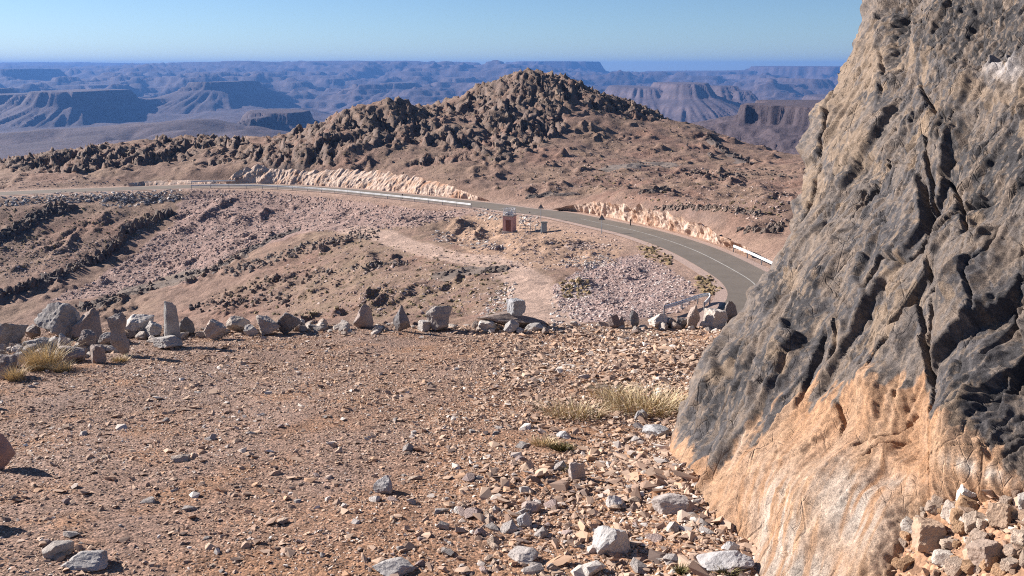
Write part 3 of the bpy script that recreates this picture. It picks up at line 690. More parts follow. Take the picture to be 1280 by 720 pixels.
def build_rock():
    nv, nu, nw = 740, 520, 26
    vs = np.linspace(-170, 800, nv); k = np.linspace(0, 1, nu)
    V = np.repeat(vs[:, None], nu, 1)
    edge = sil(vs) + 5 * fbm(vs / 38, 0.2, 0.4, 3) * (vs < 560) + 0.0
    U = edge[:, None] + (1500 - edge[:, None]) * k[None]
    X, Y, Z = rock_plane(U, V)
    nrm = np.array([-1, 0, RB]); nrm /= np.linalg.norm(nrm)
    # axes of the face: a runs with the grain (steeply up to the right), b across it
    pa, pb = np.array([float(q) for q in rock_plane(900, 520)]), np.array([float(q) for q in rock_plane(1115, 150)])
    e1 = (pb - pa) / np.linalg.norm(pb - pa); e2 = np.cross(nrm, e1); e2 /= np.linalg.norm(e2)
    A = (X - pa[0]) * e1[0] + (Y - pa[1]) * e1[1] + (Z - pa[2]) * e1[2]; B = (X - pa[0]) * e2[0] + (Y - pa[1]) * e2[1] + (Z - pa[2]) * e2[2]
    gU, gV = U + 0.55 * V, V                                                     # (grain leans to the right)
    warp = 9 * fbm(A / .30, B / .16, 21.0, 4); U0, V0 = U, V
    U, V = U + warp + 4 * fbm(A / .05, B / .03, 22.0, 3), V + 11 * fbm(A / .28, B / .18, 23.0, 4) + 4 * fbm(A / .05, B / .03, 24.0, 3)
    foot_v = np.interp(U, [830,870,915,950,985,1010,1060,1100,1160,1180,1230,1290,1500], [535,562,580,550,508,486,488,472,484,540,562,575,620])
    sm = smooth(-30, 34, V - foot_v + 34 * fbm(A / .7, B / .10, 3.1, 4))            # pale scoured foot
    h = 0.08 * fbm(A / 1.5, B / 0.8, 0.5, 2)
    wA, wB = A + 0.05 * fbm(A / 0.5, B / 0.3, 1.1, 3), B + 0.025 * fbm(A / 0.5, B / 0.3, 2.1, 3)
    tab = np.random.default_rng(21).random((256, 4))
    bk = smooth(-.15, .25, fbm(A / .9, B / .45, 11.0, 3)); rg = 1 - 0.75 * sm
    def blur(a):
        p = np.pad(a, 1, 'edge'); q = (p[:-2] + 2 * p[1:-1] + p[2:]) / 4
        return (q[:, :-2] + 2 * q[:, 1:-1] + q[:, 2:]) / 4
    h += 0.11 * (scoop(wA / 1.6, wB / .50, 1, 1.8, .40, 1.0, 2) - .05)
    h -= rg * 0.045 * (scoop(wA / .70, wB / .20, 2, 1.8, .40, 1.0, 2) - .2) * (.25 + .75 * bk)
    lA, lB = A + .06 * perlin(A / .45, B / .25, 51.) + .02 * perlin(A / .15, B / .09, 53.), B + .03 * perlin(A / .45, B / .25, 52.) + .012 * perlin(A / .15, B / .09, 54.)
    h += (rg + .15) * .075 * blur(blur(scoop(lA / .85 + .35 * lB / .3, lB / .30, 11, 1.5, 1.6, 0.0) - .25))
    h += (rg + .12) * .030 * blur(scoop(lA / .30 + .3 * lB / .1, lB / .11, 12, 1.6, 1.6, 0.0) - .25) * (.2 + .8 * bk)
    h -= rg * 0.010 * (scoop(wA / .26, wB / .08, 3, 1.8, .42, 1.0, 2) - .2) * smooth(.1, .9, bk)
    h += (rg + .1) * 0.002 * (scoop(wA / .075, wB / .035, 4, 1.8, .5, 1.0) - .4) * smooth(-.3, .25, fbm(A / .35, B / .2, 14.0, 2))
    # overlapping plates that break off in small ledges across the grain
    sw = wB / .17 + .25 * A + .6 * fbm(A / .5, B / .5, 31.0, 3); fr = sw - np.floor(sw)
    h += rg * .030 * (fr - smooth(.90, 1.0, fr)) * smooth(-.05, .25, fbm(A / .5, B / .22, 32.0, 3))
    sw = wA / .33 + .8 * B + .7 * fbm(A / .4, B / .3, 33.0, 3); fr = sw - np.floor(sw)
    h += rg * .026 * (fr - smooth(.88, 1.0, fr)) * smooth(.0, .3, fbm(A / .5, B / .22, 34.0, 3))
    c2, lx, ly, f1, f2 = worley(wA / 0.46, wB / 0.17, 2)
    # long wandering fissures with the grain, shorter ones across it
    for aa, bb, sd, dp, wd in ((1.1, .17, 41., .030, .022), (.7, .10, 42., .018, .028), (.22, .6, 43., .022, .022)):
        g = np.abs(perlin(wA / aa + .3 * B, wB / bb, sd)); h -= (rg + .12) * dp * smooth(wd, 0.0, g) * smooth(.0, .22, fbm(A / .55, B / .3, sd + 10, 2))
    h += rg * 0.003 * fbm(A / 0.06, B / 0.03, 7.0, 4) + sm * (0.010 * fbm(A / 0.25, B / 0.12, 5.5, 5) + -.03 * (scoop(A / .6 + 3, B / .25, 8, 1.6, .6, 1.0) - .4))
    # pitted upper block
    up = blobs(U, V, [(1215,40,70,55,1),(1130,40,18,55,1),(1180,170,40,20,.6)])
    h -= up * 0.035 * np.clip(ridged(A / 0.16, B / 0.12, 2.7, 3) - 0.6, 0, 1.2) + 0.10 * blobs(U, V, [(1130,35,16,55,1)])
    # upper block stands back behind the slab
    vl = np.interp(U, [p[0] for p in CONTACT], [p[1] for p in CONTACT], left=600)
    sa = vl - V; fade = smooth(1060, 1170, U)
    h -= fade * np.where(sa > 0, .20 * np.clip(1 - sa / 120, 0, 1) ** 1.2, 0)
    h += 0.08 * np.exp(-(np.maximum(-sa, 0) / 45) ** 2) * (sa <= 0) * fade
    # right-hand buttress: bulges out, undercut at the foot
    rb = smooth(1156, 1180, U) * smooth(230, 320, V)
    h += rb * (0.05 - 0.10 * smooth(1200, 1300, U)) + 0.10 * blobs(U, V, [(1210,540,40,50,1)])
    h -= 0.30 * smooth(584, 650, V - 10 * np.sin((U - 1165) / 40)) * smooth(-30, 40, U - np.interp(V, [590, 640, 720, 800], [1160, 1135, 1105, 1090]))
    # broken recess left of the buttress, knobs on the pale foot
    h -= 0.08 * blobs(U, V, [(1135,545,28,40,1),(1110,590,35,22,.7)])
    h += 0.07 * blobs(U, V, [(1098,490,26,24,1)]) + 0.10 * blobs(U, V, [(985,620,60,60,1)])
    lv = np.interp(U, [960,1000,1050,1075,1130,1170], [700,640,578,570,520,500])
    h -= 0.035 * smooth(9, -9, V - lv) * smooth(-90, -10, V - lv) * sm * smooth(1020, 1070, U)
    U, V = U0, V0
    hb = h
    for _ in range(5): hb = blur(hb)
    ga, gb = np.gradient(hb); st = np.hypot(ga, gb); st = .8 * smooth(.010, .024, blur(blur(st)))
    h = h * (1 - st) + hb * st
    # drawn cracks
    for pl, wd, dp in CRACKS:
        P = np.array([[float(q) for q in rock_plane(u, v)] for u, v in pl]); uu = [p[0] for p in pl]; vv_ = [p[1] for p in pl]
        m = (U > min(uu) - 30) & (U < max(uu) + 30) & (V > min(vv_) - 30) & (V < max(vv_) + 30)
        if not m.any(): continue
        a = (P - pa) @ e1; b = (P - pa) @ e2
        jit = 0.010 * fbm(A[m] / 0.06, B[m] / 0.06, 3.9, 3)
        d, ps, sd = polydist(A[m] + jit, B[m] + jit, list(zip(a, b)))
        tp = np.minimum(ps, len(pl) - 1 - ps); tp = smooth(-0.05, 0.5, tp)
        h[m] -= 1.3 * dp * (1 - smooth(wd * 0.25, wd, d)) * (0.35 + 0.65 * tp)
        h[m] -= 0.5 * dp * np.exp(-d / 0.12) * (sd > 0) * tp                     # one side stands lower
    X, Y, Z = X + nrm[0] * h, Y + nrm[1] * h, Z + nrm[2] * h
    # round the face away at its left edge, then close it round the back
    dd = (U - edge[:, None]) * (Y / F); rad = 0.20 + 0.05 * fbm(vs / 60, .7, .1, 2)[:, None]
    kk = np.clip(1 - dd / rad, 0, 1)
    back = rad * (1 - np.sqrt(np.clip(1 - kk * kk, 0, 1))) * 1.5
    r = np.stack(ray(U, V), -1); r /= np.linalg.norm(r, axis=-1)[..., None]
    X, Y, Z = X + r[..., 0] * back, Y + r[..., 1] * back, Z + r[..., 2] * back
    w = np.linspace(0, 1, nw + 1)[1:][::-1]
    bx = X[:, :1] + w[None] * 2.6 + 0.10 * fbm(w[None] * 6, vs[:, None] / 40, 1.0, 3) * w[None]
    by = Y[:, :1] + 0.9 * np.sin(w[None] * 1.6) + 0.3 * w[None]
    bz = Z[:, :1] + 0.10 * fbm(w[None] * 5, vs[:, None] / 35, 2.0, 3) * w[None] - 0.5 * w[None] ** 2
    GX, GY, GZ = np.concatenate([bx, X], 1), np.concatenate([by, Y], 1), np.concatenate([bz, Z], 1)
    me = grid_mesh('rock_face', GX, GY, GZ, flip=True)
    # face colours: slate-dark varnish, painted hollow shade, tan weathering, orange foot with pale streaks
    n1 = fbm(A / 0.45, B / 0.16, 1.5, 5); n2 = fbm(A / 0.14, B / 0.05, 4.5, 4); n3 = fbm(A / 0.03, B / 0.02, 2.5, 3); n4 = fbm(A / 1.1, B / .5, 6.5, 3)
    c = np.empty(U.shape + (3,)); c[:] = (.118, .100, .090)
    def lay(m, rgb):
        nonlocal c
        m = np.clip(m, 0, 1)[..., None]; c = c * (1 - m) + np.array(rgb) * m
    lay(smooth(-0.03, 0.07, n1 + 0.6 * n4 + .3 * n2) * 0.85, (.066, .063, .067))
    lay(smooth(.36, .46, blobs(U, V, BLOBS_DARK) + .35 * n1 + .3 * n2) * .9, (.042, .040, .042))  # dark varnish, plus shade of the crevice and hollows painted into the colour
    lay(smooth(.36, .48, blobs(U, V, BLOBS_TAN) + .4 * n1 + .3 * n2) * 0.85, (.185, .138, .100))
    lay(smooth(.20, .25, n2 - 0.3 * n1) * 0.45, (.150, .110, .080))
    lay(smooth(.25, .38, n1 * .6 - n2) * 0.5, (.036, .034, .037))
    lay(smooth(.30, .36, fbm(A / .05, B / .025, 12.5, 3)) * .6, (.19, .15, .12))
    lay(blobs(U, V, [(1265,92,22,20,1)]) * smooth(-.2, .1, n2), (.30, .28, .275))
    lay((tab[c2, 3] > .88) * smooth(.05, .25, n1) * 0.7, (.21, .155, .11))
    fo = smooth(.38, .62, sm + 0.38 * (n1 + n2) * smooth(0, .15, sm))
    foc = np.empty_like(c); foc[:] = (.33, .195, .115)
    q = smooth(-.3, .5, n1)[..., None]; foc = foc * (1 - .55 * q) + np.array([.37, .25, .165]) * .55 * q
    q = (smooth(.1, .5, n4) * 0.55)[..., None]; foc = foc * (1 - q) + np.array([.29, .155, .080]) * q
    stre = fbm((U - 0.42 * (720 - V)) / 9, V / 120, 3.0, 4)
    q = np.clip(blobs(U, V, [(985,670,40,70,1),(1070,640,45,60,1),(1000,720,60,40,1),(1110,600,25,14,.8),(1065,585,26,12,.6),(930,545,10,50,.6),(1225,590,30,8,1),(1160,630,20,20,.5)]) * smooth(-.25, .3, stre + 0.18) * 1.0, 0, 1)[..., None]
    foc = foc * (1 - q) + np.array([.40, .345, .295]) * q
    q = (smooth(.2, .45, n2 + .3 * n1) * .35)[..., None]; foc = foc * (1 - q) + np.array([.24, .165, .12]) * q
    c = 1.3 * c * (1 - fo[..., None]) + 1.14 * foc * fo[..., None]
    c *= (1 + 0.22 * n3 + 0.12 * n2)[..., None]
    cb = np.repeat(c[:, :1], nw, 1)
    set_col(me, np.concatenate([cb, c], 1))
    t = MT('weathered_rock', 0.88); vec = t.coord(); col = t.attr('col')
    f1 = t.noise(26, 10, 0.82, vec); f2 = t.noise(150, 6, .8, vec)
    col = t.mix(1.0, col, t.ramp(f1, [(0.34, (.42, .40, .40)), (0.47, (.95,) * 3), (0.56, (1.05,) * 3), (0.66, (1.6, 1.52, 1.44))]), 'MULTIPLY')
    col = t.mix(1.0, col, t.ramp(f2, [(0.36, (.55, .54, .53)), (0.5, (1.0,) * 3), (0.64, (1.4, 1.36, 1.3))]), 'MULTIPLY')
    t.color(col)
    # hairline joints: long ones with the grain, short ones across
    sv = t.coord('Object', (1.0, .55, .42), (0, math.radians(38), 0))
    e1_ = t.vor(7, sv, 'DISTANCE_TO_EDGE'); e2_ = t.vor(21, sv, 'DISTANCE_TO_EDGE')
    msk = t.rng(t.noise(3.0, 3, .6, vec), .45, .62, 0, 1)
    j1 = t.mul(t.rng(e1_, 0.0, .035, 1, 0), msk); j2 = t.mul(t.rng(e2_, 0.0, .05, .5, 0), msk)
    ad = t.n('ShaderNodeMath', operation='ADD'); t.l(j1, ad.inputs[0]); t.l(j2, ad.inputs[1])
    hm = t.n('ShaderNodeMath', operation='SUBTRACT'); t.l(t.mix(.35, f1, f2), hm.inputs[0]); t.l(t.mul(ad.outputs[0], .55), hm.inputs[1])
    t.bump(hm.outputs[0], 1.0, 0.017)
    root = obj('leaning_rock', None, label='huge dark leaning rock with an orange and white foot beside the gravel', cat='rock', loc=(1.4, 4.0, -2.3))
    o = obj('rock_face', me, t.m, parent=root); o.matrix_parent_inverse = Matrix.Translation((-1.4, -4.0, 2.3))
    return root
ROCK = build_rock()

# ================================================================== THINGS IN THE MIDDLE DISTANCE
GALV = plain('galvanised_steel', (.66, .67, .67), 0.5, 0.1, 2.0, 0.25)
GALVD = plain('weathered_steel', (.30, .33, .36), 0.55, 0.4, 2.0, 0.3)
def guardrail(name, path, label, gap=4.0):
    """corrugated beam on posts, following a path of ground points"""
    root = obj(name, None, label=label, cat='guardrail', loc=path[0])
    off = Matrix.Translation(-Vector(path[0]))
    P = resample(path, 0.8); t = np.gradient(P[:, :2], axis=0); t /= np.linalg.norm(t, axis=1)[:, None]
    nx = np.stack([t[:, 1], -t[:, 0]], 1)
    prof = [(0.0, .46), (.07, .50), (.07, .56), (.01, .61), (.07, .66), (.07, .72), (.0, .76), (-.02, .76), (-.02, .46)]
    n, m = len(P), len(prof); V = np.zeros((n, m, 3))
    for j, (o, z) in enumerate(prof): V[:, j, :2] = P[:, :2] + nx * o; V[:, j, 2] = P[:, 2] + z
    i, j = np.meshgrid(np.arange(n - 1), np.arange(m), indexing='ij'); j2 = (j + 1) % m
    Fc = np.stack([i * m + j, i * m + j2, (i + 1) * m + j2, (i + 1) * m + j], -1).reshape(-1, 4)
    b = obj('rail_beam', raw_mesh('rail_beam', V.reshape(-1, 3), Fc, False), GALV, parent=root); b.matrix_parent_inverse = off
    pm = MB().box((0, 0, .25), (.10, .06, 1.06)).mesh('rail_post'); pm.materials.append(GALVD)
    for q in resample(path, gap):
        p = obj('post', pm, None, parent=root); p.location = Vector(q) - Vector(path[0])
def off_road(px, side, o):                        # points beside the road, between two picture columns
    u, v = proj(RD[:, 0], RD[:, 1], RD[:, 2]); k = np.where((u > px[0]) & (u < px[1]) & (RD[:, 1] > px[2]))[0]
    P = RD[k]; t = np.gradient(P[:, :2], axis=0); t /= np.linalg.norm(t, axis=1)[:, None]
    Q = P.copy(); Q[:, 0] += t[:, 1] * o * side; Q[:, 1] -= t[:, 0] * o * side; return Q
guardrail('guardrail', off_road((243, 612, 150), 1, 3.9), 'long galvanised guardrail between the road and the pink scree slope')
guardrail('guardrail', off_road((232, 288, 150), -1, 3.9), 'short guardrail on the hill side where the rock bank begins')
guardrail('guardrail', off_road((872, 948, 75), -1, 3.9), 'pale blue-grey guardrail at the end of the cream rock bank')
_g = [mhit(830, 394), mhit(850, 388), mhit(870, 381), mhit(884, 377), mhit(887, 381), mhit(880, 390)]
guardrail('guardrail', spline(_g, 6), 'guardrail with a curled end beside the pale scree pile', 2.5)

# small lookout hut beside the road
def hut():
    p = mhit(637, 290, 90, 160); p[2] -= 0.1
    r = obj('stone_hut', None, label='small brick-red hut with a wire cage on its roof beside the road', cat='hut', loc=p)
    r.rotation_euler = (0, 0, math.radians(-22))
    W, D, H = 1.45, 1.5, 2.3
    brick = plain('red_brick', (.56, .335, .29), 0.9, nscale=3, var=0.3); pale = plain('pale_render', (.50, .40, .33), 0.9, nscale=2)
    obj('plinth', MB().box((0, 0, .08), (W + .25, D + .25, .4)).mesh('plinth'), plain('concrete', (.42, .38, .34)), parent=r)
    obj('wall', MB().box((0, 0, H / 2 + .1), (W, D, H)).mesh('wall'), brick, parent=r)
    obj('side_wall', MB().box((-W / 2 - .02, 0, H / 2 + .1), (.05, D - .05, H - .1)).mesh('side_wall'), pale, parent=r, label='sunlit pale rendered side of the hut')
    obj('roof_slab', MB().box((0, 0, H + .16), (W + .12, D + .12, .12)).mesh('roof_slab'), plain('roof_concrete', (.36, .30, .27)), parent=r)
    for sx in (-1, 1):
        for sy in (-1, 1):
            obj('cage_post', MB().tube((sx * .68, sy * .68, H + .2), (sx * .60, sy * .60, H + 1.25), .035, 6).mesh('cage_post'), GALV, parent=r)
    for z, k in ((H + .55, .655), (H + .9, .63), (H + 1.22, .60)):
        m = MB()
        for s in (-1, 1): m.tube((-k, s * k, z), (k, s * k, z), .028, 6); m.tube((s * k, -k, z), (s * k, k, z), .028, 6)
        obj('cage_rail', m.mesh('cage_rail'), GALV, parent=r)
    m = MB()
    for s in (-1, 1):
        m.tube((-.72, s * .72, H + .25), (.62, s * .62, H + 1.2), .022, 5); m.tube((.72, s * .72, H + .25), (-.62, s * .62, H + 1.2), .022, 5)
        m.tube((s * .72, -.72, H + .25), (s * .62, .62, H + 1.2), .022, 5)
    obj('cage_brace', m.mesh('cage_brace'), GALV, parent=r)
    m = MB(); m.box((.1, .1, H + .5), (.7, .5, .55)); m.box((-.35, -.2, H + .4), (.35, .35, .4))
    obj('roof_tank', m.mesh('roof_tank'), plain('pale_tank', (.55, .56, .57)), parent=r)
    obj('door', MB().box((.1, -D / 2 - .012, 1.05), (.75, .03, 1.75)).mesh('door'), plain('dark_red_door', (.20, .085, .07)), parent=r)
hut()
def fence():
    a, b = mhit(650, 290, 90, 160), mhit(676, 291, 90, 160)
    r = obj('pipe_fence', None, label='low pipe fence between the hut and the grey cabinet', cat='fence', loc=a)
    d = b - a
    for k in range(5):
        q = d * k / 4; obj('post', MB().tube((q[0], q[1], q[2] - .2), (q[0], q[1], q[2] + .95), .045, 6).mesh('post'), GALVD, parent=r)
    for z in (.9, .5):
        obj('rail', MB().tube((0, 0, z), (d[0], d[1], d[2] + z), .035, 6).mesh('rail'), GALVD, parent=r)
    c = obj('steel_cabinet', None, label='grey-blue steel frame cabinet at the end of the pipe fence', cat='cabinet', loc=mhit(680, 291, 90, 160)); blue = plain('blue_grey_steel', (.26, .32, .35), 0.6, 0.2)
    obj('body', MB().box((0, 0, .75), (.75, .6, 1.3)).mesh('body'), blue, parent=c)
    obj('lid', MB().box((0, 0, 1.45), (.95, .8, .10)).mesh('lid'), plain('dark_lid', (.10, .11, .11)), parent=c)
    for sx in (-1, 1):
        for sy in (-1, 1): obj('leg', MB().box((sx * .33, sy * .25, .05), (.08, .08, .4)).mesh('leg'), GALVD, parent=c)
fence()
def warning_sign(u, v, label, h=2.3):
    p = mhit(u, v, 80, 170); r = obj('road_sign', None, label=label, cat='road sign', loc=p)
    obj('post', MB().tube((0, 0, -.3), (0, 0, h), .05, 8).mesh('post'), GALVD, parent=r)
    bm = bmesh.new(); s = .48
    vs = [bm.verts.new((s * math.sin(a), 0, h - .25 + s * math.cos(a))) for a in (0, 2 * math.pi / 3, 4 * math.pi / 3)]
    f = bm.faces.new(vs); e = bmesh.ops.extrude_face_region(bm, geom=[f]); bmesh.ops.translate(bm, vec=(0, .04, 0), verts=[g for g in e['geom'] if isinstance(g, bmesh.types.BMVert)])
    bmesh.ops.recalc_face_normals(bm, faces=bm.faces)
    me = bpy.data.meshes.new('triangle_panel'); bm.to_mesh(me); bm.free()
    pn = obj('triangle_panel', me, plain('sign_back', (.075, .08, .085), 0.6), parent=r)
    obj('bracket', MB().box((0, -.05, h - .35), (.5, .05, .08)).mesh('bracket'), GALVD, parent=pn)
warning_sign(752, 292, 'triangular road sign seen from behind, at the roadside below the cream bank')
warning_sign(676, 276, 'triangular road sign seen from behind, just past the hut')
def marker(u, v, label):
    p = mhit(u, v, 80, 200); r = obj('marker_post', None, label=label, cat='marker post', loc=p)
    obj('post', MB().tube((0, 0, -.2), (0, 0, .75), .09, 8, .07).mesh('post'), plain('marker_dark', (.06, .05, .05)), parent=r)
    obj('cap', MB().tube((0, 0, .75), (0, 0, .98), .16, 8, .10).mesh('cap'), plain('marker_cap', (.10, .06, .05)), parent=r)
marker(788, 283, 'stubby dark marker post below the cream rock bank'); marker(503, 249, 'stubby dark marker post beside the long guardrail')

# ------------------------------------------------------------------ dark outcrops: each one a thing
OUT_MAT = stone_mat('dark_outcrop_rock', 0.35, 0.8, 0.25)
SPIKES = [hull_shape(100 + k, 16, (1, 1, 1), 0.35) for k in range(8)]
SPIKES = [(np.column_stack([V[:, :2], V[:, 2] + 0.30]), Fc) for V, Fc in SPIKES]
def outcrop(name, label, line, n, size, tall, spread, rgb, seed, cat='outcrop', kind=None):
    r = np.random.default_rng(seed)
    L = np.array(line, float); s = np.linspace(0, 1, len(L)); P = []
    for q in np.sort(r.random(n)):
        u, v = np.interp(q, s, L[:, 0]) + np.clip(r.normal(), -1.6, 1.6) * spread, np.interp(q, s, L[:, 1]) + np.clip(r.normal(), -1.6, 1.6) * spread * .55
        P.append(mhit(u, v, 58, 250))
    P = np.array(P); sz = size * np.minimum(r.lognormal(-.12, .55, n), 1.9); P[:, 2] -= sz * 0.2
    scl = np.stack([sz * r.uniform(.6, 1.1, n), sz * r.uniform(.6, 1.1, n), sz * tall * r.uniform(.6, 1.25, n)], 1)
    rot = np.stack([r.uniform(-.3, .3, n), r.uniform(-.3, .3, n), r.uniform(-3, 3, n)], 1)
    c = P[len(P) // 2].copy()
    V, Fc = joined(SPIKES, r.integers(0, 8, n), P - c, rot, scl)
    if kind is None:                               # the bedrock that all of it grows from
        ns, nk = max(6, n // 12), 7; seg = np.array_split(np.arange(n), ns)
        cen = np.array([P[s_].mean(0) for s_ in seg]); cen = np.vstack([2 * cen[0] - cen[1], cen, 2 * cen[-1] - cen[-2]])
        tg = np.gradient(cen[:, :2], axis=0); tg /= np.linalg.norm(tg, axis=1)[:, None] + 1e-9
        pr = np.stack([-tg[:, 1], tg[:, 0]], 1); hw = np.array([np.abs((P[s_, :2] - P[s_, :2].mean(0)) @ np.array([-tg[i + 1, 1], tg[i + 1, 0]])).max() for i, s_ in enumerate(seg)]) + .4
        hw = np.concatenate([[hw[0] * .5], hw, [hw[-1] * .5]]); kk = np.linspace(-1, 1, nk)
        gx = cen[:, None, 0] + pr[:, None, 0] * hw[:, None] * kk; gy = cen[:, None, 1] + pr[:, None, 1] * hw[:, None] * kk
        gzz = mz(gx, gy) + .16 - .3 * np.abs(kk)[None] ** 3 + r.uniform(-.05, .12, gx.shape)
        BV = np.stack([gx, gy, gzz], -1).reshape(-1, 3) - c; BF = grid_faces(*gx.shape); BF = np.vstack([BF[:, [0, 1, 2]], BF[:, [0, 2, 3]]])
        Fc = np.vstack([Fc, BF + len(V)]); V = np.vstack([V, BV])
    obj(name, raw_mesh(name, V, Fc, False), OUT_MAT, label=label, cat=cat, loc=c, color=rgb, kind=kind)
DK = (.125, .102, .094); DB = (.155, .122, .104); GR = (.20, .165, .145)
outcrop('rock_dyke', 'upper dark wall-like rock dyke cutting down the slope under the road', [(216,266),(190,276),(165,288),(150,304),(128,326),(112,330)], 380, 1.05, 1.35, 2.8, DK, 1)
outcrop('rock_dyke', 'lower continuation of the dark dyke, running down to the boulder pile', [(112,328),(90,338),(60,350),(30,360),(0,372),(-30,380)], 360, .9, 1.1, 3.4, DK, 2)
outcrop('rock_outcrop', 'dark jumbled outcrop under the riprap stones below the road', [(88,258),(60,266),(40,277),(15,294),(-15,302)], 420, 1.1, .9, 6, DK, 3)
outcrop('rock_ledge', 'thin dark ledge along the lower edge of the pink scree', [(372,287),(345,297),(322,309),(300,319),(270,337),(240,343)], 230, .8, .9, 1.6, DK, 4)
outcrop('rock_ledge', 'dark ledge just above the boulder pile on the terrace edge', [(250,342),(215,352),(170,364),(130,377),(100,387)], 260, .9, .75, 4.5, DB, 5)
outcrop('rock_outcrop', 'broad field of grey broken rocks below the pink scree, by the track', [(470,292),(440,298),(400,305),(360,318),(320,330),(285,342)], 420, .72, .75, 7, GR, 6, kind='stuff')
outcrop('rock_outcrop', 'dark rock cluster on the grassy slope left of the dirt track', [(548,347),(570,342),(600,340),(632,337)], 150, .72, .8, 3.6, DB, 7)
outcrop('rock_outcrop', 'row of small dark rocks in the ochre grass below the track', [(520,329),(490,329),(460,333),(430,337),(400,343)], 110, .5, .8, 3.5, GR, 8, kind='stuff')
outcrop('rock_outcrop', 'scattered dark rocks low on the grassy slope behind the standing slab', [(260,378),(300,368),(340,352),(390,345),(420,352)], 190, .55, .85, 8, DB, 9, kind='stuff')
outcrop('rock_outcrop', 'dark rocks in the grass behind the terrace boulders', [(230,388),(270,384),(310,378),(350,372),(365,380)], 120, .6, .9, 6, DK, 10, kind='stuff')
outcrop('rock_ledge', 'low dark shaded ledge across the road from the hut', [(660,247),(690,244),(720,243)], 110, .8, .6, 1.2, DK, 11)
outcrop('rock_outcrop', 'dark outcrop above the cream rock bank on the open hillside', [(800,241),(820,239),(838,237)], 70, 1.1, .65, 2.0, DB, 12)
outcrop('rock_outcrop', 'band of dark boulders on the hillside above the road bend', [(815,262),(850,258),(890,260),(925,264),(950,268)], 240, .7, .65, 3.5, DB, 13, kind='stuff')
outcrop('rock_outcrop', 'dark boulders above the blue-grey guardrail next to the leaning rock', [(925,292),(945,285),(960,290),(975,280)], 80, .75, .8, 5, DB, 14, kind='stuff')
outcrop('rock_outcrop', 'grey strata outcrop half way down the open side of the hill', [(760,213),(790,207),(820,205),(840,207)], 150, 1.0, .45, 3.4, GR, 15)
outcrop('rock_outcrop', 'dark shaded crag at the right shoulder of the hill', [(882,169),(895,179),(905,189),(918,197),(935,204)], 110, 1.3, .8, 2.2, DK, 16)
outcrop('rock_outcrop', 'rugged strata at the right foot of the hill beside the canyon', [(870,215),(900,220),(940,215),(985,218)], 230, .95, .5, 6, DB, 17, kind='stuff')
outcrop('rock_outcrop', 'lone dark rock knob beside the hillside skyline', [(886,191),(889,197)], 14, 1.3, .9, 1.0, DK, 18)

# ------------------------------------------------------------------ masses of broken stone
CH = [hull_shape(200 + k, 13, (1, .85, .62)) for k in range(10)]
SPK = [hull_shape(300 + k, 15, (1, .9, 1.25), 0.3) for k in range(10)]
def fill(polys, n, s0, s1, dist=(58, 320), skew=1.0, clump=None, sink=.2):
    """n ground points seen inside the polygons, uniform over the ground"""
    out = []
    for pl in polys:
        a = np.array(pl, float)
        us = RNG.uniform(a[:, 0].min(), a[:, 0].max(), n * 4); vs = RNG.uniform(a[:, 1].min(), a[:, 1].max(), n * 4)
        k = inpoly(us, vs, pl); us, vs = us[k][:n], vs[k][:n]
        for u, v in zip(us, vs):
            if clump is not None and perlin(u / clump, v / clump * 2, 0.5) < -0.08 + 0.2 * RNG.normal(): continue
            out.append(mhit(u, v, *dist))
    P = np.array(out); m = len(P); s = s0 + (s1 - s0) * RNG.random(m) ** (2.2 * skew); P[:, 2] -= s * sink * .5
    return P, s
def mass(name, P, s, shapes, mat, tilt=.6, tall=1.0):
    n = len(P); scl = s[:, None] * RNG.uniform(.65, 1.25, (n, 3)); scl[:, 2] *= tall
    return scatter(name, shapes, RNG.integers(0, len(shapes), n), P, rrot(n, tilt), scl, RNG.random(n), mat)
S_PINK = stone_mat('pink_scree', 1.0, 0, 0, True, [(0, (.20, .15, .13)), (.35, (.34, .25, .215)), (.7, (.44, .335, .29)), (1, (.56, .46, .41))])
S_PALE = stone_mat('pale_rubble', 1.0, 0, 0, True, [(0, (.26, .21, .19)), (.4, (.44, .38, .34)), (.75, (.54, .48, .43)), (1, (.66, .62, .58))])
S_LILAC = stone_mat('lilac_rubble', 1.0, 0, 0, True, [(0, (.24, .18, .17)), (.4, (.40, .31, .285)), (.75, (.48, .375, .34)), (1, (.62, .55, .51))])
S_CRAG = stone_mat('crag_stone', 0.4, 0.8, .3, True, [(0, (.12, .10, .095)), (.4, (.20, .155, .13)), (.8, (.26, .195, .15)), (1, (.33, .245, .18))])
P, s = fill(SCREE, 9000, .22, 1.0, skew=1.3); mass('scree_stones', P, s, CH, S_PINK)
P, s = fill([[(0,246),(60,240),(130,240),(225,238),(230,250),(140,262),(120,252),(60,256),(0,258)]], 700, .5, 1.5); mass('riprap_stones', P, s, CH, S_PALE)
P, s = fill([PILE], 6500, .14, .62, skew=1.2); mass('lilac_scree', P, s, CH, S_LILAC)
P, s = fill([[(592,262),(608,258),(632,262),(632,276),(598,276)], [(648,262),(672,268),(674,282),(650,284)], [(530,300),(545,288),(600,300),(640,302),(635,312),(600,312),(560,304)]], 120, .35, 1.25); mass('hut_rubble', P, s, CH, S_PALE)
P, s = fill([[(598,400),(612,372),(632,355),(646,350),(640,372),(628,400)], [(690,405),(688,372),(700,352),(730,338),(745,350),(735,375),(725,405)], [(690,330),(720,322),(760,318),(770,330),(735,338)]], 260, .2, .8); mass('track_rubble', P, s, CH, S_PALE)
P, s = fill([[(705,306),(735,303),(765,306),(760,312),(710,312)], [(440,262),(520,262),(600,268),(560,282),(470,282)], [(0,225),(100,221),(160,224),(160,232),(0,236)]], 190, .3, 1.1); mass('roadside_stones', P, s, CH, S_PINK)
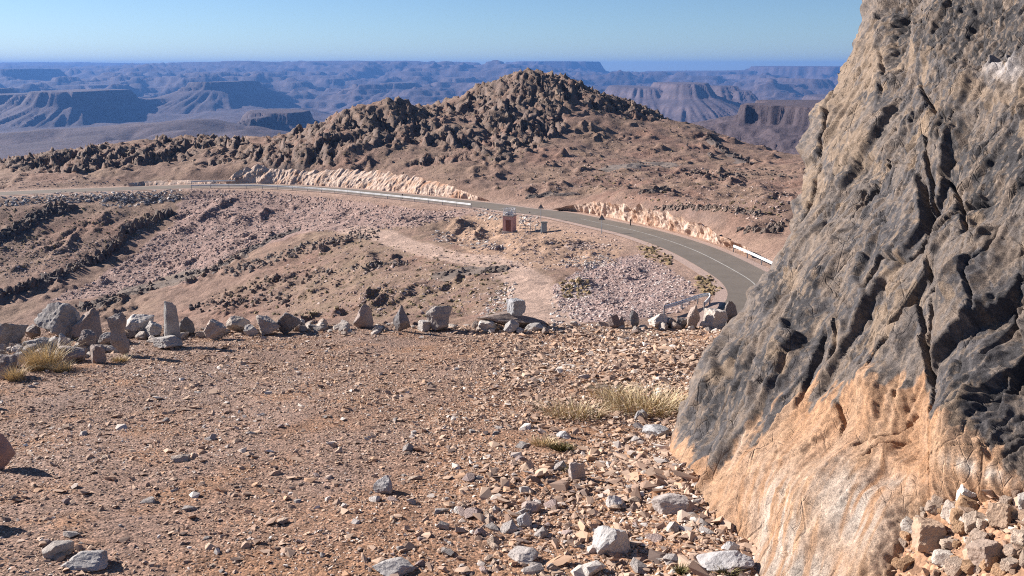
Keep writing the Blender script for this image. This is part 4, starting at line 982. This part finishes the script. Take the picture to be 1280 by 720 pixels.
P, s = fill([[(0,300),(120,300),(215,270),(180,300),(100,340),(0,350)], [(380,300),(560,310),(640,335),(640,395),(400,395),(300,385)], [(640,215),(760,180),(900,215),(990,230),(980,290),(900,265),(760,245),(640,245)], [(560,275),(720,285),(790,305),(760,325),(690,340),(600,330)]], 2200, .14, .8, skew=1.6); mass('slope_stones', P, s, CH, S_PINK)
P, s = fill(CRAG, 900, .5, 2.6, clump=26, skew=1.3, sink=.5); mass('crag_rocks', P, s, SPK, S_CRAG, .6, .9)
P, s = fill([[(600,120),(640,92),(700,84),(705,120),(690,165),(655,185),(620,190),(600,170)]], 260, 1.0, 3.2, clump=18, sink=.5); mass('summit_crags', P, s, SPK, S_CRAG, .4, 1.1)
P, s = fill([[(320,200),(450,205),(600,235),(660,215),(690,185),(760,150),(850,160),(900,215),(800,235),(700,235)]], 500, .4, 1.4, skew=1.4, clump=20); mass('hill_stones', P, s, SPK, S_CRAG, .5)
# tussocks of dry grass dotted over the slopes
TU = []
for k in range(4):
    V, Fc = ico(1); r = np.random.default_rng(400 + k); V = V * r.uniform(.55, 1.15, (len(V), 1)); V = V * np.array([.5, .5, .42]); TU.append((V, Fc))
S_TUFT = stone_mat('dry_tussock', 4.0, 0, 0, True, [(0, (.12, .095, .055)), (.4, (.18, .14, .08)), (.8, (.24, .18, .10)), (1, (.29, .22, .13))])
P, s = fill([[(330,205),(420,150),(600,130),(680,190),(760,140),(850,160),(930,210),(990,230),(980,290),(900,268),(800,250),(640,240),(560,225),(450,210)], [(380,300),(560,310),(640,335),(640,395),(380,398),(260,390)], [(0,258),(200,255),(220,272),(120,320),(0,345)]], 900, .2, .75, skew=1.2); mass('tussocks', P, s, TU, S_TUFT, .3)
P, s = fill([[(796,308),(815,305),(842,322),(838,332),(808,324)], [(870,345),(890,346),(903,362),(885,372),(872,362)], [(700,352),(735,350),(738,372),(705,374)]], 130, .35, .9); mass('roadside_tussocks', P, s, TU, stone_mat('golden_tussock', 4.0, 0, 0, True, [(0, (.15, .11, .06)), (.6, (.25, .18, .095)), (1, (.33, .25, .15))]), .3)

# ================================================================== BOULDERS ALONG THE TERRACE EDGE
STONE = stone_mat('boulder_stone', 4.0, 0.7, 0.03)
GREY = (.33, .30, .285); PALE = (.46, .42, .385); LITE = (.56, .50, .45); WARM = (.38, .315, .275); PINKR = (.40, .255, .215); DARK = (.20, .18, .175); OCH = (.47, .30, .19)
_bs = [0]
def boulder(name, label, u, vb, w, h, rgb, dep=.85, rz=0.0, tilt=(0, 0), sink=.06, lift=0.0, group=None, cat='rock', dy=0.0, **kw):
    """an angular stone whose foot stands at (u, vb) and that shows w by h pixels there"""
    _bs[0] += 1
    p = ghit(u, vb) if vb < 716 else None
    if p is None:
        p = np.array([float(q) for q in at(u, vb, 1.75 / (-(ray(u, vb)[2] / ray(u, vb)[1]) - .128))]); p[2] = gz(p[0], p[1])
    if dy: p[1] += dy; p[0] *= (p[1] / (p[1] - dy)); p[2] = gz(p[0], p[1])
    k = math.hypot(p[1], p[2]) / F
    gm = sum(rgb) / 3; rgb = tuple(c_ * .72 + gm * .28 for c_ in rgb)
    if name == 'boulder' and u < 135 and vb < 480: w, h = w * .86, h * .86
    if name == 'fallen_block': w, h = w * .75, h * .75
    W, H = w * k * 1.03, h * k * 1.02 * (1 + sink)
    V, Fc = block_shape(_bs[0] + 40, (W, W * dep, H), kw.get('sub', 4), kw.get('planes', 12), kw.get('jit', .05), kw.get('taper', 0), kw.get('lean', (0, 0)), kw.get('box', 0), kw.get('waist', 0))
    o = obj(name, raw_mesh(name, V, Fc, False), STONE, label=label, cat=cat, group=group, loc=(p[0], p[1] + W * dep * .25, p[2] - H * sink + lift), color=rgb)
    o.rotation_euler = (tilt[0], tilt[1], rz)
    return o
B = boulder
# heap at the left
B('boulder', 'big pale grey boulder, topmost of the heap at the left end', 66, 424, 66, 54, GREY, 1.0, .3, (0, .12), planes=9)
B('boulder', 'brown angular boulder leaning beside the big pale one', 106, 426, 50, 46, (.36, .265, .22), .8, 0, (0, .28), taper=.35)
B('boulder', 'grey slab tilted against the left end of the heap', 20, 432, 52, 42, (.30, .28, .28), .7, .4, (0, -.35), planes=9)
B('boulder', 'pale block low behind the leaning hourglass stone', 172, 421, 36, 27, LITE, .9, .5)
B('boulder', 'rounded purplish boulder in front of the dry grass', 86, 454, 44, 24, (.33, .27, .26), .9, .2)
B('boulder', 'squat brown block beside the purplish boulder', 122, 454, 22, 26, (.35, .27, .235), 1, .3, box=.7)
B('boulder', 'dark brown block wedged above the purplish boulder', 104, 446, 26, 30, (.29, .225, .20), 1, .6, (0, .2), dy=.25)
B('boulder', 'narrow pale stone lying slanted on the heap', 84, 440, 14, 24, (.42, .37, .345), 1, 0, (0, -.45), dy=.12)
B('boulder', 'flat grey stone in front of the tilted slab', 42, 440, 38, 18, GREY, .9, .3)
B('boulder', 'white wedge of stone at the left edge of the dry grass', 17, 460, 22, 24, LITE, .8, .2, (0, .3), taper=.4)
B('boulder', 'dark rounded boulder shading the ground by the dry grass', 6, 474, 34, 34, (.27, .21, .19), 1, .2)
B('boulder', 'small rust-brown stone among the heap under the big boulder', 40, 424, 22, 20, WARM, 1, .8)
B('boulder', 'small grey stone at the foot of the brown angular boulder', 132, 432, 24, 18, GREY, 1, .4)
B('boulder', 'pale stone lying under the big pale boulder', 62, 436, 28, 16, PALE, 1, .1)
B('boulder', 'reddish upright boulder standing alone on the gravel, bare of other stones', 2, 588, 28, 46, (.40, .235, .195), .9, .2, taper=.25)
for u, v, w, h in ((-46, 512, 26, 44), (-58, 655, 40, 62)):
    B('boulder', 'boulder standing just outside the gravel clearing, casting a long shadow', u, v, w, h, WARM, .9, .3, group='boulders beside the gravel', taper=.2)
# standing stones and their neighbours
B('standing_stone', 'leaning hourglass-shaped standing stone', 149, 445, 30, 54, (.33, .275, .25), .6, .1, (0, -.05), waist=.38, taper=.1, planes=9)
B('standing_stone', 'tall grey slab standing upright on a flat boulder', 215, 434, 22, 58, (.36, .345, .335), .45, .25, (0, .02), taper=.2, box=.7, planes=8)
B('boulder', 'flat boulder at the foot of the tall grey slab', 207, 436, 36, 15, (.40, .37, .35), .7, .1, dy=-.05)
B('boulder', 'pale stones jumbled behind the tall slab, the low one', 188, 424, 20, 20, PALE, 1, .5, (0, .3))
B('boulder', 'dark boulder hidden in the shade right of the tall slab', 232, 420, 20, 24, DARK, .9, .5)
B('boulder', 'round cream boulder with a dark shadowed side, first past the tall slab', 268, 425, 27, 25, (.46, .375, .315), .9, .2)
B('boulder', 'flattish cream boulder tucked behind the round cream one', 297, 420, 30, 20, (.48, .40, .33), .8, .4, dy=.2)
B('boulder', 'small cream stone in the shadow between the round boulders', 313, 420, 18, 14, PALE, 1, .2)
B('boulder', 'cream boulder cut by a dark overhang beside the dark round one', 332, 419, 30, 22, (.45, .37, .315), .9, .3, (0, .15))
B('boulder', 'dark round boulder between the cream boulders and the low rubble', 360, 418, 28, 28, (.23, .205, .20), .9, .1)
B('standing_stone', 'knobbed pinkish stone shaped like a seated figure', 455, 411, 32, 30, (.38, .29, .255), .7, .2, (0, 0), taper=.55, waist=.1)
B('standing_stone', 'dark grey triangular standing stone', 501, 415, 31, 33, (.235, .225, .235), .6, .0, taper=.72, planes=8)
B('standing_stone', 'broad grey block with a ragged overhanging top', 549, 414, 30, 30, (.36, .31, .28), .7, .3, taper=-.18, waist=.12)
B('boulder', 'small pale block at the foot of the ragged grey block', 531, 414, 16, 13, PALE, 1, .4, box=.6)
B('rock_slab', 'long brown slab bridging low stones under the cube-like rock', 640, 411, 96, 17, (.30, .215, .175), .45, .06, (0, .10), sink=.1, taper=.1, planes=8)
B('standing_stone', 'cube-like blue-grey rock perched on the brown slab', 645, 411, 21, 23, (.36, .365, .385), .9, .35, lift=.115, box=1, planes=8, taper=-.1, sink=.0, dy=.12)
B('boulder', 'pale wedge stone leaning under the left end of the brown slab', 610, 415, 24, 13, LITE, .9, .3)
B('boulder', 'grey wedge stone in front of the brown slab', 640, 416, 26, 16, (.42, .40, .38), .8, .1, taper=.5)
B('boulder', 'small flat stone under the right end of the brown slab', 668, 414, 22, 9, PALE, .8, .2)
B('boulder', 'dark reddish stone leaning to the right, first past the track', 764, 411, 22, 18, (.235, .165, .15), .7, 0, (0, .5), taper=.3)
B('boulder', 'small dark stone beside the leaning dark reddish one', 776, 411, 12, 16, (.25, .19, .175), .9, .2, taper=.4)
B('standing_stone', 'small dark upright stone with a rounded head', 793, 411, 13, 24, (.23, .225, .23), .8, .1, taper=.1)
B('boulder', 'white wedge-shaped boulder in front of the curled guardrail', 826, 411, 34, 17, (.62, .54, .47), .8, .05, (0, .1), taper=.45, planes=7)
B('boulder', 'dark block behind the white wedge-shaped boulder', 838, 410, 18, 13, (.25, .215, .20), .9, .1)
B('standing_stone', 'rounded tan upright stone in front of the curled end of the guardrail', 867, 412, 20, 30, (.40, .31, .255), .8, .2, taper=.25)
B('boulder', 'dark round stone left of the tan upright stone', 852, 411, 14, 14, DARK, .9, .2)
B('boulder', 'cream angular block beside the dark pointed stone', 895, 411, 28, 24, (.52, .45, .39), .9, .2, box=.5)
B('standing_stone', 'dark pointed stone nearest the big leaning rock', 915, 409, 26, 34, (.26, .22, .20), .7, .3, (0, -.1), taper=.55, planes=8)
B('boulder', 'pale blue-grey block half hidden by the edge of the leaning rock', 938, 407, 30, 46, (.42, .43, .45), .9, .2, (0, .15), box=.8, planes=7)
B('boulder', 'small light stones by the foot of the cream angular block, the larger', 882, 411, 14, 9, LITE, 1, .2)
# perched pale stone on the flank of the leaning rock
# rubble between the boulders
SEGS = ['among the big boulder heap with the dry grass', 'around the hourglass stone and the tall grey slab', 'between the round cream and dark boulders', 'in the low gap before the knobbed pinkish stone', 'around the dark triangular standing stone', 'under and around the brown slab', 'between the dirt track and the leaning rock']
rr = random.Random(4)
RUB = []
for k in range(9):
    V, Fc = block_shape(600 + k, (1, .85, .68), 3, 11, .03); RUB.append(raw_mesh('rubble_stone', V, Fc, False)); RUB[-1].materials.append(STONE)
def small(name, x, y, size, kk, label, group, cat='stone', lib=None, flatten=1.0, sink=.15, rgb=None):
    me = rr.choice(lib or RUB); o = obj(name, me, None, label=label, cat=cat, group=group)
    s = size; o.scale = (s * rr.uniform(.8, 1.25), s * rr.uniform(.7, 1.1), s * rr.uniform(.7, 1.2) * flatten)
    o.location = (x, y, float(gz(x, y)) - s * sink * flatten); o.rotation_euler = (rr.uniform(-.25, .25), rr.uniform(-.25, .25), rr.uniform(-3, 3))
    b = rgb or (LITE, GREY, WARM)[kk]; f = rr.uniform(.8, 1.15); o.color = (b[0] * f, b[1] * f, b[2] * f, 1); return o
for sg, (u0, u1, vb, n, smin, smax) in enumerate(((0, 140, 440, 46, .07, .19), (140, 250, 424, 30, .07, .18), (250, 370, 416, 20, .06, .16), (370, 450, 411, 26, .06, .17), (450, 590, 411, 26, .05, .13), (590, 700, 411, 30, .05, .15), (700, 930, 409, 44, .06, .16))):
    for i in range(n):
        u = rr.uniform(u0, u1); p = ghit(u, vb + rr.uniform(-3, 5)); kk = rr.choices((0, 1, 2), (.45, .3, .25))[0]
        small('rubble_stone', p[0], p[1] + rr.uniform(-.25, .35), smin + (smax - smin) * rr.random() ** 1.6, kk, 'small %s rubble stone %s' % (('pale', 'grey', 'brown')[kk], SEGS[sg]), '%s rubble %s' % (('pale', 'grey', 'brown')[kk], SEGS[sg]))

# ================================================================== LOOSE STONES ON THE GRAVEL
FLAT = []
for k in range(10):
    V, Fc = hull_shape(700 + k, 13, (1.05, .8, .42)); V[:, 2] += .12; FLAT.append(raw_mesh('loose_stone', V, Fc, False)); FLAT[-1].materials.append(STONE)
for u, v, w, h, rgb, lb in ((765, 692, 52, 34, (.47, .45, .44), 'pale grey angular slab propped on the gravel, biggest of the loose slabs'), (72, 696, 46, 18, (.40, .35, .31), 'flat tan-grey slab with a shaded front edge on the gravel'),
        (480, 617, 30, 20, (.36, .34, .34), 'blue-grey lump lying alone on brown gravel'), (842, 640, 50, 22, (.42, .36, .33), 'grey slab with an orange flank against the foot of the leaning rock'), (722, 600, 22, 24, (.42, .345, .31), 'upright wedge stone below the grass clump'),
        (800, 526, 20, 14, (.36, .345, .345), 'small grey upright stone in front of the green grass clump'), (664, 640, 28, 12, (.44, .33, .28), 'flat pinkish stone on the rusty earth'),
        (915, 690, 26, 12, (.56, .54, .52), 'white flake close to the white streaked foot of the leaning rock'), (490, 719, 60, 14, (.44, .41, .39), 'wide pale slab sunk in the gravel'), (100, 712, 60, 16, (.42, .39, .37), 'wide grey slab sunk in the gravel by the flat tan-grey one'),
        (655, 704, 44, 14, (.44, .39, .36), 'low pinkish-grey slab in the rusty earth'), (770, 636, 24, 16, (.60, .57, .54), 'bright white angular stone near the foot of the leaning rock'), (655, 660, 22, 18, (.46, .45, .46), 'pale blue-grey flat stone standing on edge'),
        (910, 712, 70, 16, (.47, .45, .45), 'long pale flake at the foot of the leaning rock'), (705, 548, 22, 9, (.50, .49, .48), 'white flat flake between the two grass clumps'), (820, 545, 34, 12, (.44, .44, .45), 'pale broken slab beside the edge of the leaning rock'),
        (224, 577, 26, 8, (.44, .35, .28), 'thin tan slab casting a dark edge on the clearing'), (265, 550, 10, 8, (.34, .33, .34), 'tiny dark grey stone on the open gravel')):
    boulder('loose_slab', lb, u, v, w, h, rgb, .75, rr.uniform(-.4, .4), (rr.uniform(-.1, .1), rr.uniform(-.15, .15)), sink=.3, planes=15, cat='stone', jit=.05, taper=rr.uniform(.05, .35))
cls = {'grey': (.40, .365, .345), 'tan': (.48, .375, .30), 'white': (.62, .57, .53), 'orange': (.50, .30, .18), 'purple': (.37, .29, .27)}
ZONES = [(900, 650, 150, 'at the orange foot of the leaning rock'), (790, 515, 85, 'around the largest grass clump'), (770, 680, 90, 'around the biggest pale loose slab'), (650, 655, 85, 'around the flat pinkish stone'), (480, 610, 110, 'around the lone blue-grey lump'), (490, 715, 100, 'beside the wide sunken pale slab'),
         (80, 700, 130, 'around the flat tan-grey slab'), (0, 580, 120, 'near the reddish upright boulder'), (224, 575, 100, 'around the thin tan slab'), (700, 550, 70, 'below the smaller straw clump'), (200, 460, 150, 'in front of the tall grey slab'), (560, 450, 200, 'on the gravel before the brown slab')]
def zone(u, v):
    b = min(ZONES, key=lambda q: math.hypot(u - q[0], (v - q[1]) * 1.5) / q[2]); return b[3] if math.hypot(u - b[0], (v - b[1]) * 1.5) < b[2] * 1.35 else 'on the open middle of the gravel clearing'
for i in range(285):
    for _ in range(50):
        u = 640 + 640 * rr.uniform(-1, 1) if rr.random() < .45 else rr.uniform(480, 960); v = rr.uniform(455, 722)
        if u < 835 + max(0, (v - 560)) * .8: break
    p = ghit(u, min(v, 715)); k = rr.choices(list(cls), (.33, .27, .17, .12 if u > 650 else .02, .16))[0]
    near = 1.0 if u > 560 else .75
    small('loose_stone', p[0], p[1], (.05 + .10 * rr.random() ** 2.2) * near * (1.0 if v > 540 else .85), 0, 'flat %s stone lying loose %s' % (k, zone(u, v)), 'loose %s stones %s' % (k, zone(u, v)), lib=FLAT, flatten=rr.uniform(.8, 1.3), sink=.05, rgb=cls[k])

# gravel: the countless small stones
GR_SH = [hull_shape(800 + k, 9, (1.15, .85, .6)) for k in range(14)]
S_GRAV = stone_mat('gravel_stone', 60, 0, 0, True, [(0, (.22, .165, .14)), (.2, (.35, .24, .18)), (.42, (.45, .325, .245)), (.6, (.52, .385, .29)), (.72, (.48, .30, .19)), (.84, (.56, .485, .43)), (1, (.70, .64, .58))])
def gravel(name, n, s_med, s_sig, lo, hi, ymin, ymax, xr=None, big=False):
    y = np.sqrt(RNG.random(n) * (ymax ** 2 - ymin ** 2) + ymin ** 2); x = (RNG.random(n) * 2 - 1) * (0.60 * y + 0.5)
    dn = fbm(x / .7, y / .7, 5.5, 4)
    keep = RNG.random(n) < 0.74 + .85 * dn + (0.18 if not big else 0.0)
    keep &= y < crest_y(x) + .5
    if big: keep &= RNG.random(n) < 0.34 + 0.66 * smooth(-1.0, 1.0, x)
    x, y, dn = x[keep], y[keep], dn[keep]; m = len(x)
    s = np.clip(s_med * RNG.lognormal(0, s_sig, m), lo, hi)
    s = s * (.84 + .33 * smooth(-1.2, 1.0, x))
    lith = fbm(x / 1.3, y / 1.3, 2.9, 3)
    tint = np.clip(RNG.normal(.46, .24, m) + .16 * lith + 0.10 * smooth(.3, 1.0, x) * RNG.random(m), 0, 1)
    scl = s[:, None] * RNG.uniform(.7, 1.3, (m, 3)); scl[:, 2] *= .6
    pos = np.stack([x, y, gz(x, y) + s * .10], 1)
    scatter(name, GR_SH, RNG.integers(0, 14, m), pos, rrot(m, .45), scl, tint, S_GRAV)
gravel('fine_gravel', 300000, .016, .35, .007, .035, 2.9, 11.9)
gravel('coarse_gravel', 140000, .030, .55, .016, .12, 2.9, 11.9, big=True)

# ------------------------------------------------------------------ rubble fan at the foot of the rock, bottom right
ORB = [(.46, .30, .185), (.42, .33, .265), (.52, .42, .34), (.36, .255, .19), (.58, .53, .48)]
def rubble_hit(u, v):
    return ghit(u, v)
RBK = []
for k in range(8):
    V, Fc = block_shape(900 + k, (1, .85, .72), 3, 9, .03, box=.5); RBK.append(raw_mesh('fallen_block', V, Fc, False)); RBK[-1].materials.append(STONE)
for u, v, w, h, lb in ((1165, 690, 52, 46, 'big tan block at the edge of the orange rubble fan'), (1210, 628, 40, 28, 'cream block high in the orange rubble fan below the rounded buttress'), (1255, 660, 44, 34, 'orange-brown block in the middle of the rubble fan'), (1190, 650, 34, 26, 'flat cream block leaning in the rubble fan'), (1262, 610, 40, 26, 'tan block right under the rounded buttress'), (1240, 705, 46, 30, 'white-flecked block low in the rubble fan'), (1120, 640, 40, 20, 'flat orange flake lying on the pale foot of the leaning rock')):
    boulder('fallen_block', lb, u, v, w, h, rr.choice(ORB), .9, rr.uniform(-1, 1), (rr.uniform(-.3, .3), rr.uniform(-.3, .3)), sink=.12, planes=9, box=.5)
for i in range(190):
    u = rr.uniform(1085, 1330); v = rr.uniform(585, 719)
    if u < 1160 - (v - 600) * .45: continue
    p = rubble_hit(u, v); kc = rr.randrange(5); cn = ('orange', 'tan', 'cream', 'brown', 'white')[kc]; wh = 'high in the rubble fan under the rounded buttress' if v < 655 else 'low in the rubble fan beside the leaning rock'
    o = small('fallen_stone', p[0], p[1], .022 + .075 * rr.random() ** 2.2, 0, '%s stone %s' % (cn, wh), '%s stones %s' % (cn, wh), lib=RBK, rgb=ORB[kc], sink=.1)

# ================================================================== GRASS
def blade_clump(seed, n, rad, hgt, spread, flat=1.0, wid=.0028):
    r = np.random.default_rng(seed); seg = 5
    a = r.uniform(0, 2 * math.pi, n); q = np.sqrt(r.random(n)) * rad
    bx, by = q * np.cos(a), q * np.sin(a) * .75
    da = a + r.normal(0, .7, n); lean = spread * (0.25 + q / rad) * r.uniform(.3, 1.3, n)
    L = hgt * r.uniform(.45, 1.1, n) * flat
    t = np.linspace(0, 1, seg + 1)
    cx = bx[:, None] + (np.cos(da) * lean * L)[:, None] * t ** 1.8; cy = by[:, None] + (np.sin(da) * lean * L)[:, None] * t ** 1.8
    cz = L[:, None] * (t - .28 * (lean[:, None]) * t ** 2.4) - 0.01
    w = wid * r.uniform(.6, 1.3, n)[:, None] * (1 - t ** 1.5 * .9)
    pa = da + math.pi / 2 + r.normal(0, .8, n)
    wx, wy = np.cos(pa)[:, None] * w, np.sin(pa)[:, None] * w
    V = np.stack([np.stack([cx - wx, cy - wy, cz], -1), np.stack([cx + wx, cy + wy, cz], -1)], 2).reshape(n, -1, 3)
    f = np.array([[2 * k, 2 * k + 1, 2 * k + 3, 2 * k + 2] for k in range(seg)])
    Fc = (f[None] + (np.arange(n) * 2 * (seg + 1))[:, None, None]).reshape(-1, 4)
    tip = np.repeat(np.repeat(t[None], n, 0)[:, :, None], 2, 2).reshape(-1); rnd = np.repeat(r.random(n), 2 * (seg + 1))
    return V.reshape(-1, 3), Fc, tip, rnd
def grass_mat(name, root, mid, tip):
    t = MT(name, 0.75); g = t.attr('tip', out='Fac'); rd = t.attr('rnd', out='Fac')
    c = t.ramp(g, [(0.0, root), (0.38, mid), (0.75, tip)])
    t.color(t.mix(1.0, c, t.ramp(rd, [(0, (.65, .65, .62)), (1, (1.25, 1.2, 1.1))]), 'MULTIPLY')); return t.m
G_GREEN = grass_mat('green_based_dry_grass', (.20, .18, .085), (.50, .40, .25), (.70, .59, .42))
G_DRY = grass_mat('straw_grass', (.36, .28, .15), (.55, .44, .27), (.68, .57, .39))
G_DARK = grass_mat('low_green_grass', (.045, .06, .02), (.09, .10, .035), (.24, .20, .10))
def clump(label, u, v, n, wpx, hpx, spread, mat, seed):
    p = ghit(u, v); k = math.hypot(p[1], p[2]) / F
    V, Fc, tip, rnd = blade_clump(seed, n, wpx * k / 2 * .62, hpx * k, spread)
    c = V.copy(); zz = gz(c[:, 0] + p[0], c[:, 1] + p[1]) - p[2]; V[:, 2] += zz
    me = raw_mesh('grass_clump', V, Fc); set_f(me, tip, 'tip'); set_f(me, rnd, 'rnd')
    obj('grass_clump', me, mat, label=label, cat='grass clump', loc=p)
clump('largest straw-tipped grass clump with a green base beside the leaning rock', 806, 512, 650, 165, 36, 1.15, G_GREEN, 1)
clump('smaller straw-coloured grass clump a step from the largest one', 718, 520, 330, 120, 28, 1.2, G_GREEN, 2)
clump('straw tuft between the two bigger grass clumps', 768, 497, 220, 100, 24, 1.2, G_DRY, 3)
clump('small low dark green tuft below the smaller straw clump', 702, 562, 350, 40, 12, .9, G_DARK, 4)
clump('pale faded wisp of grass left of the low dark green tuft', 680, 556, 200, 50, 14, .9, G_DRY, 5)
clump('tiny green tuft near the foot of the leaning rock', 851, 716, 160, 16, 14, .9, G_DARK, 6)
clump('green sprigs under the white streaked foot of the leaning rock', 906, 717, 200, 40, 14, .9, G_DARK, 7)
clump('tall dry straw grass growing against the boulder heap', 55, 462, 450, 62, 44, .75, G_DRY, 8)
clump('dry straw tuft at the foot of the purplish boulder', 78, 464, 260, 34, 18, .9, G_DRY, 9)
clump('small straw tuft at the foot of the hourglass stone', 150, 452, 180, 34, 12, .9, G_DRY, 10)
clump('pale straw tuft behind the white wedge by the dry grass', 20, 476, 260, 30, 26, .8, G_DRY, 11)
clump('faint green wisp beside the upright wedge stone', 708, 588, 120, 26, 11, .9, G_DARK, 12)

# ================================================================== the air
t = bpy.data.materials.new('haze'); t.use_nodes = True; t.node_tree.nodes.clear()
po = t.node_tree.nodes.new('ShaderNodeVolumePrincipled'); mo = t.node_tree.nodes.new('ShaderNodeOutputMaterial')
po.inputs['Color'].default_value = (0.12, 0.30, 0.74, 1); po.inputs['Density'].default_value = 5.0e-5; po.inputs['Anisotropy'].default_value = 0.1
t.node_tree.links.new(po.outputs['Volume'], mo.inputs['Volume'])
m = MB(); m.box((0, 14000, (FAR_TOP + 12 - 1720) / 2), (60000, 34000, FAR_TOP + 12 + 1720))
obj('haze', m.mesh('haze'), t, kind='stuff')
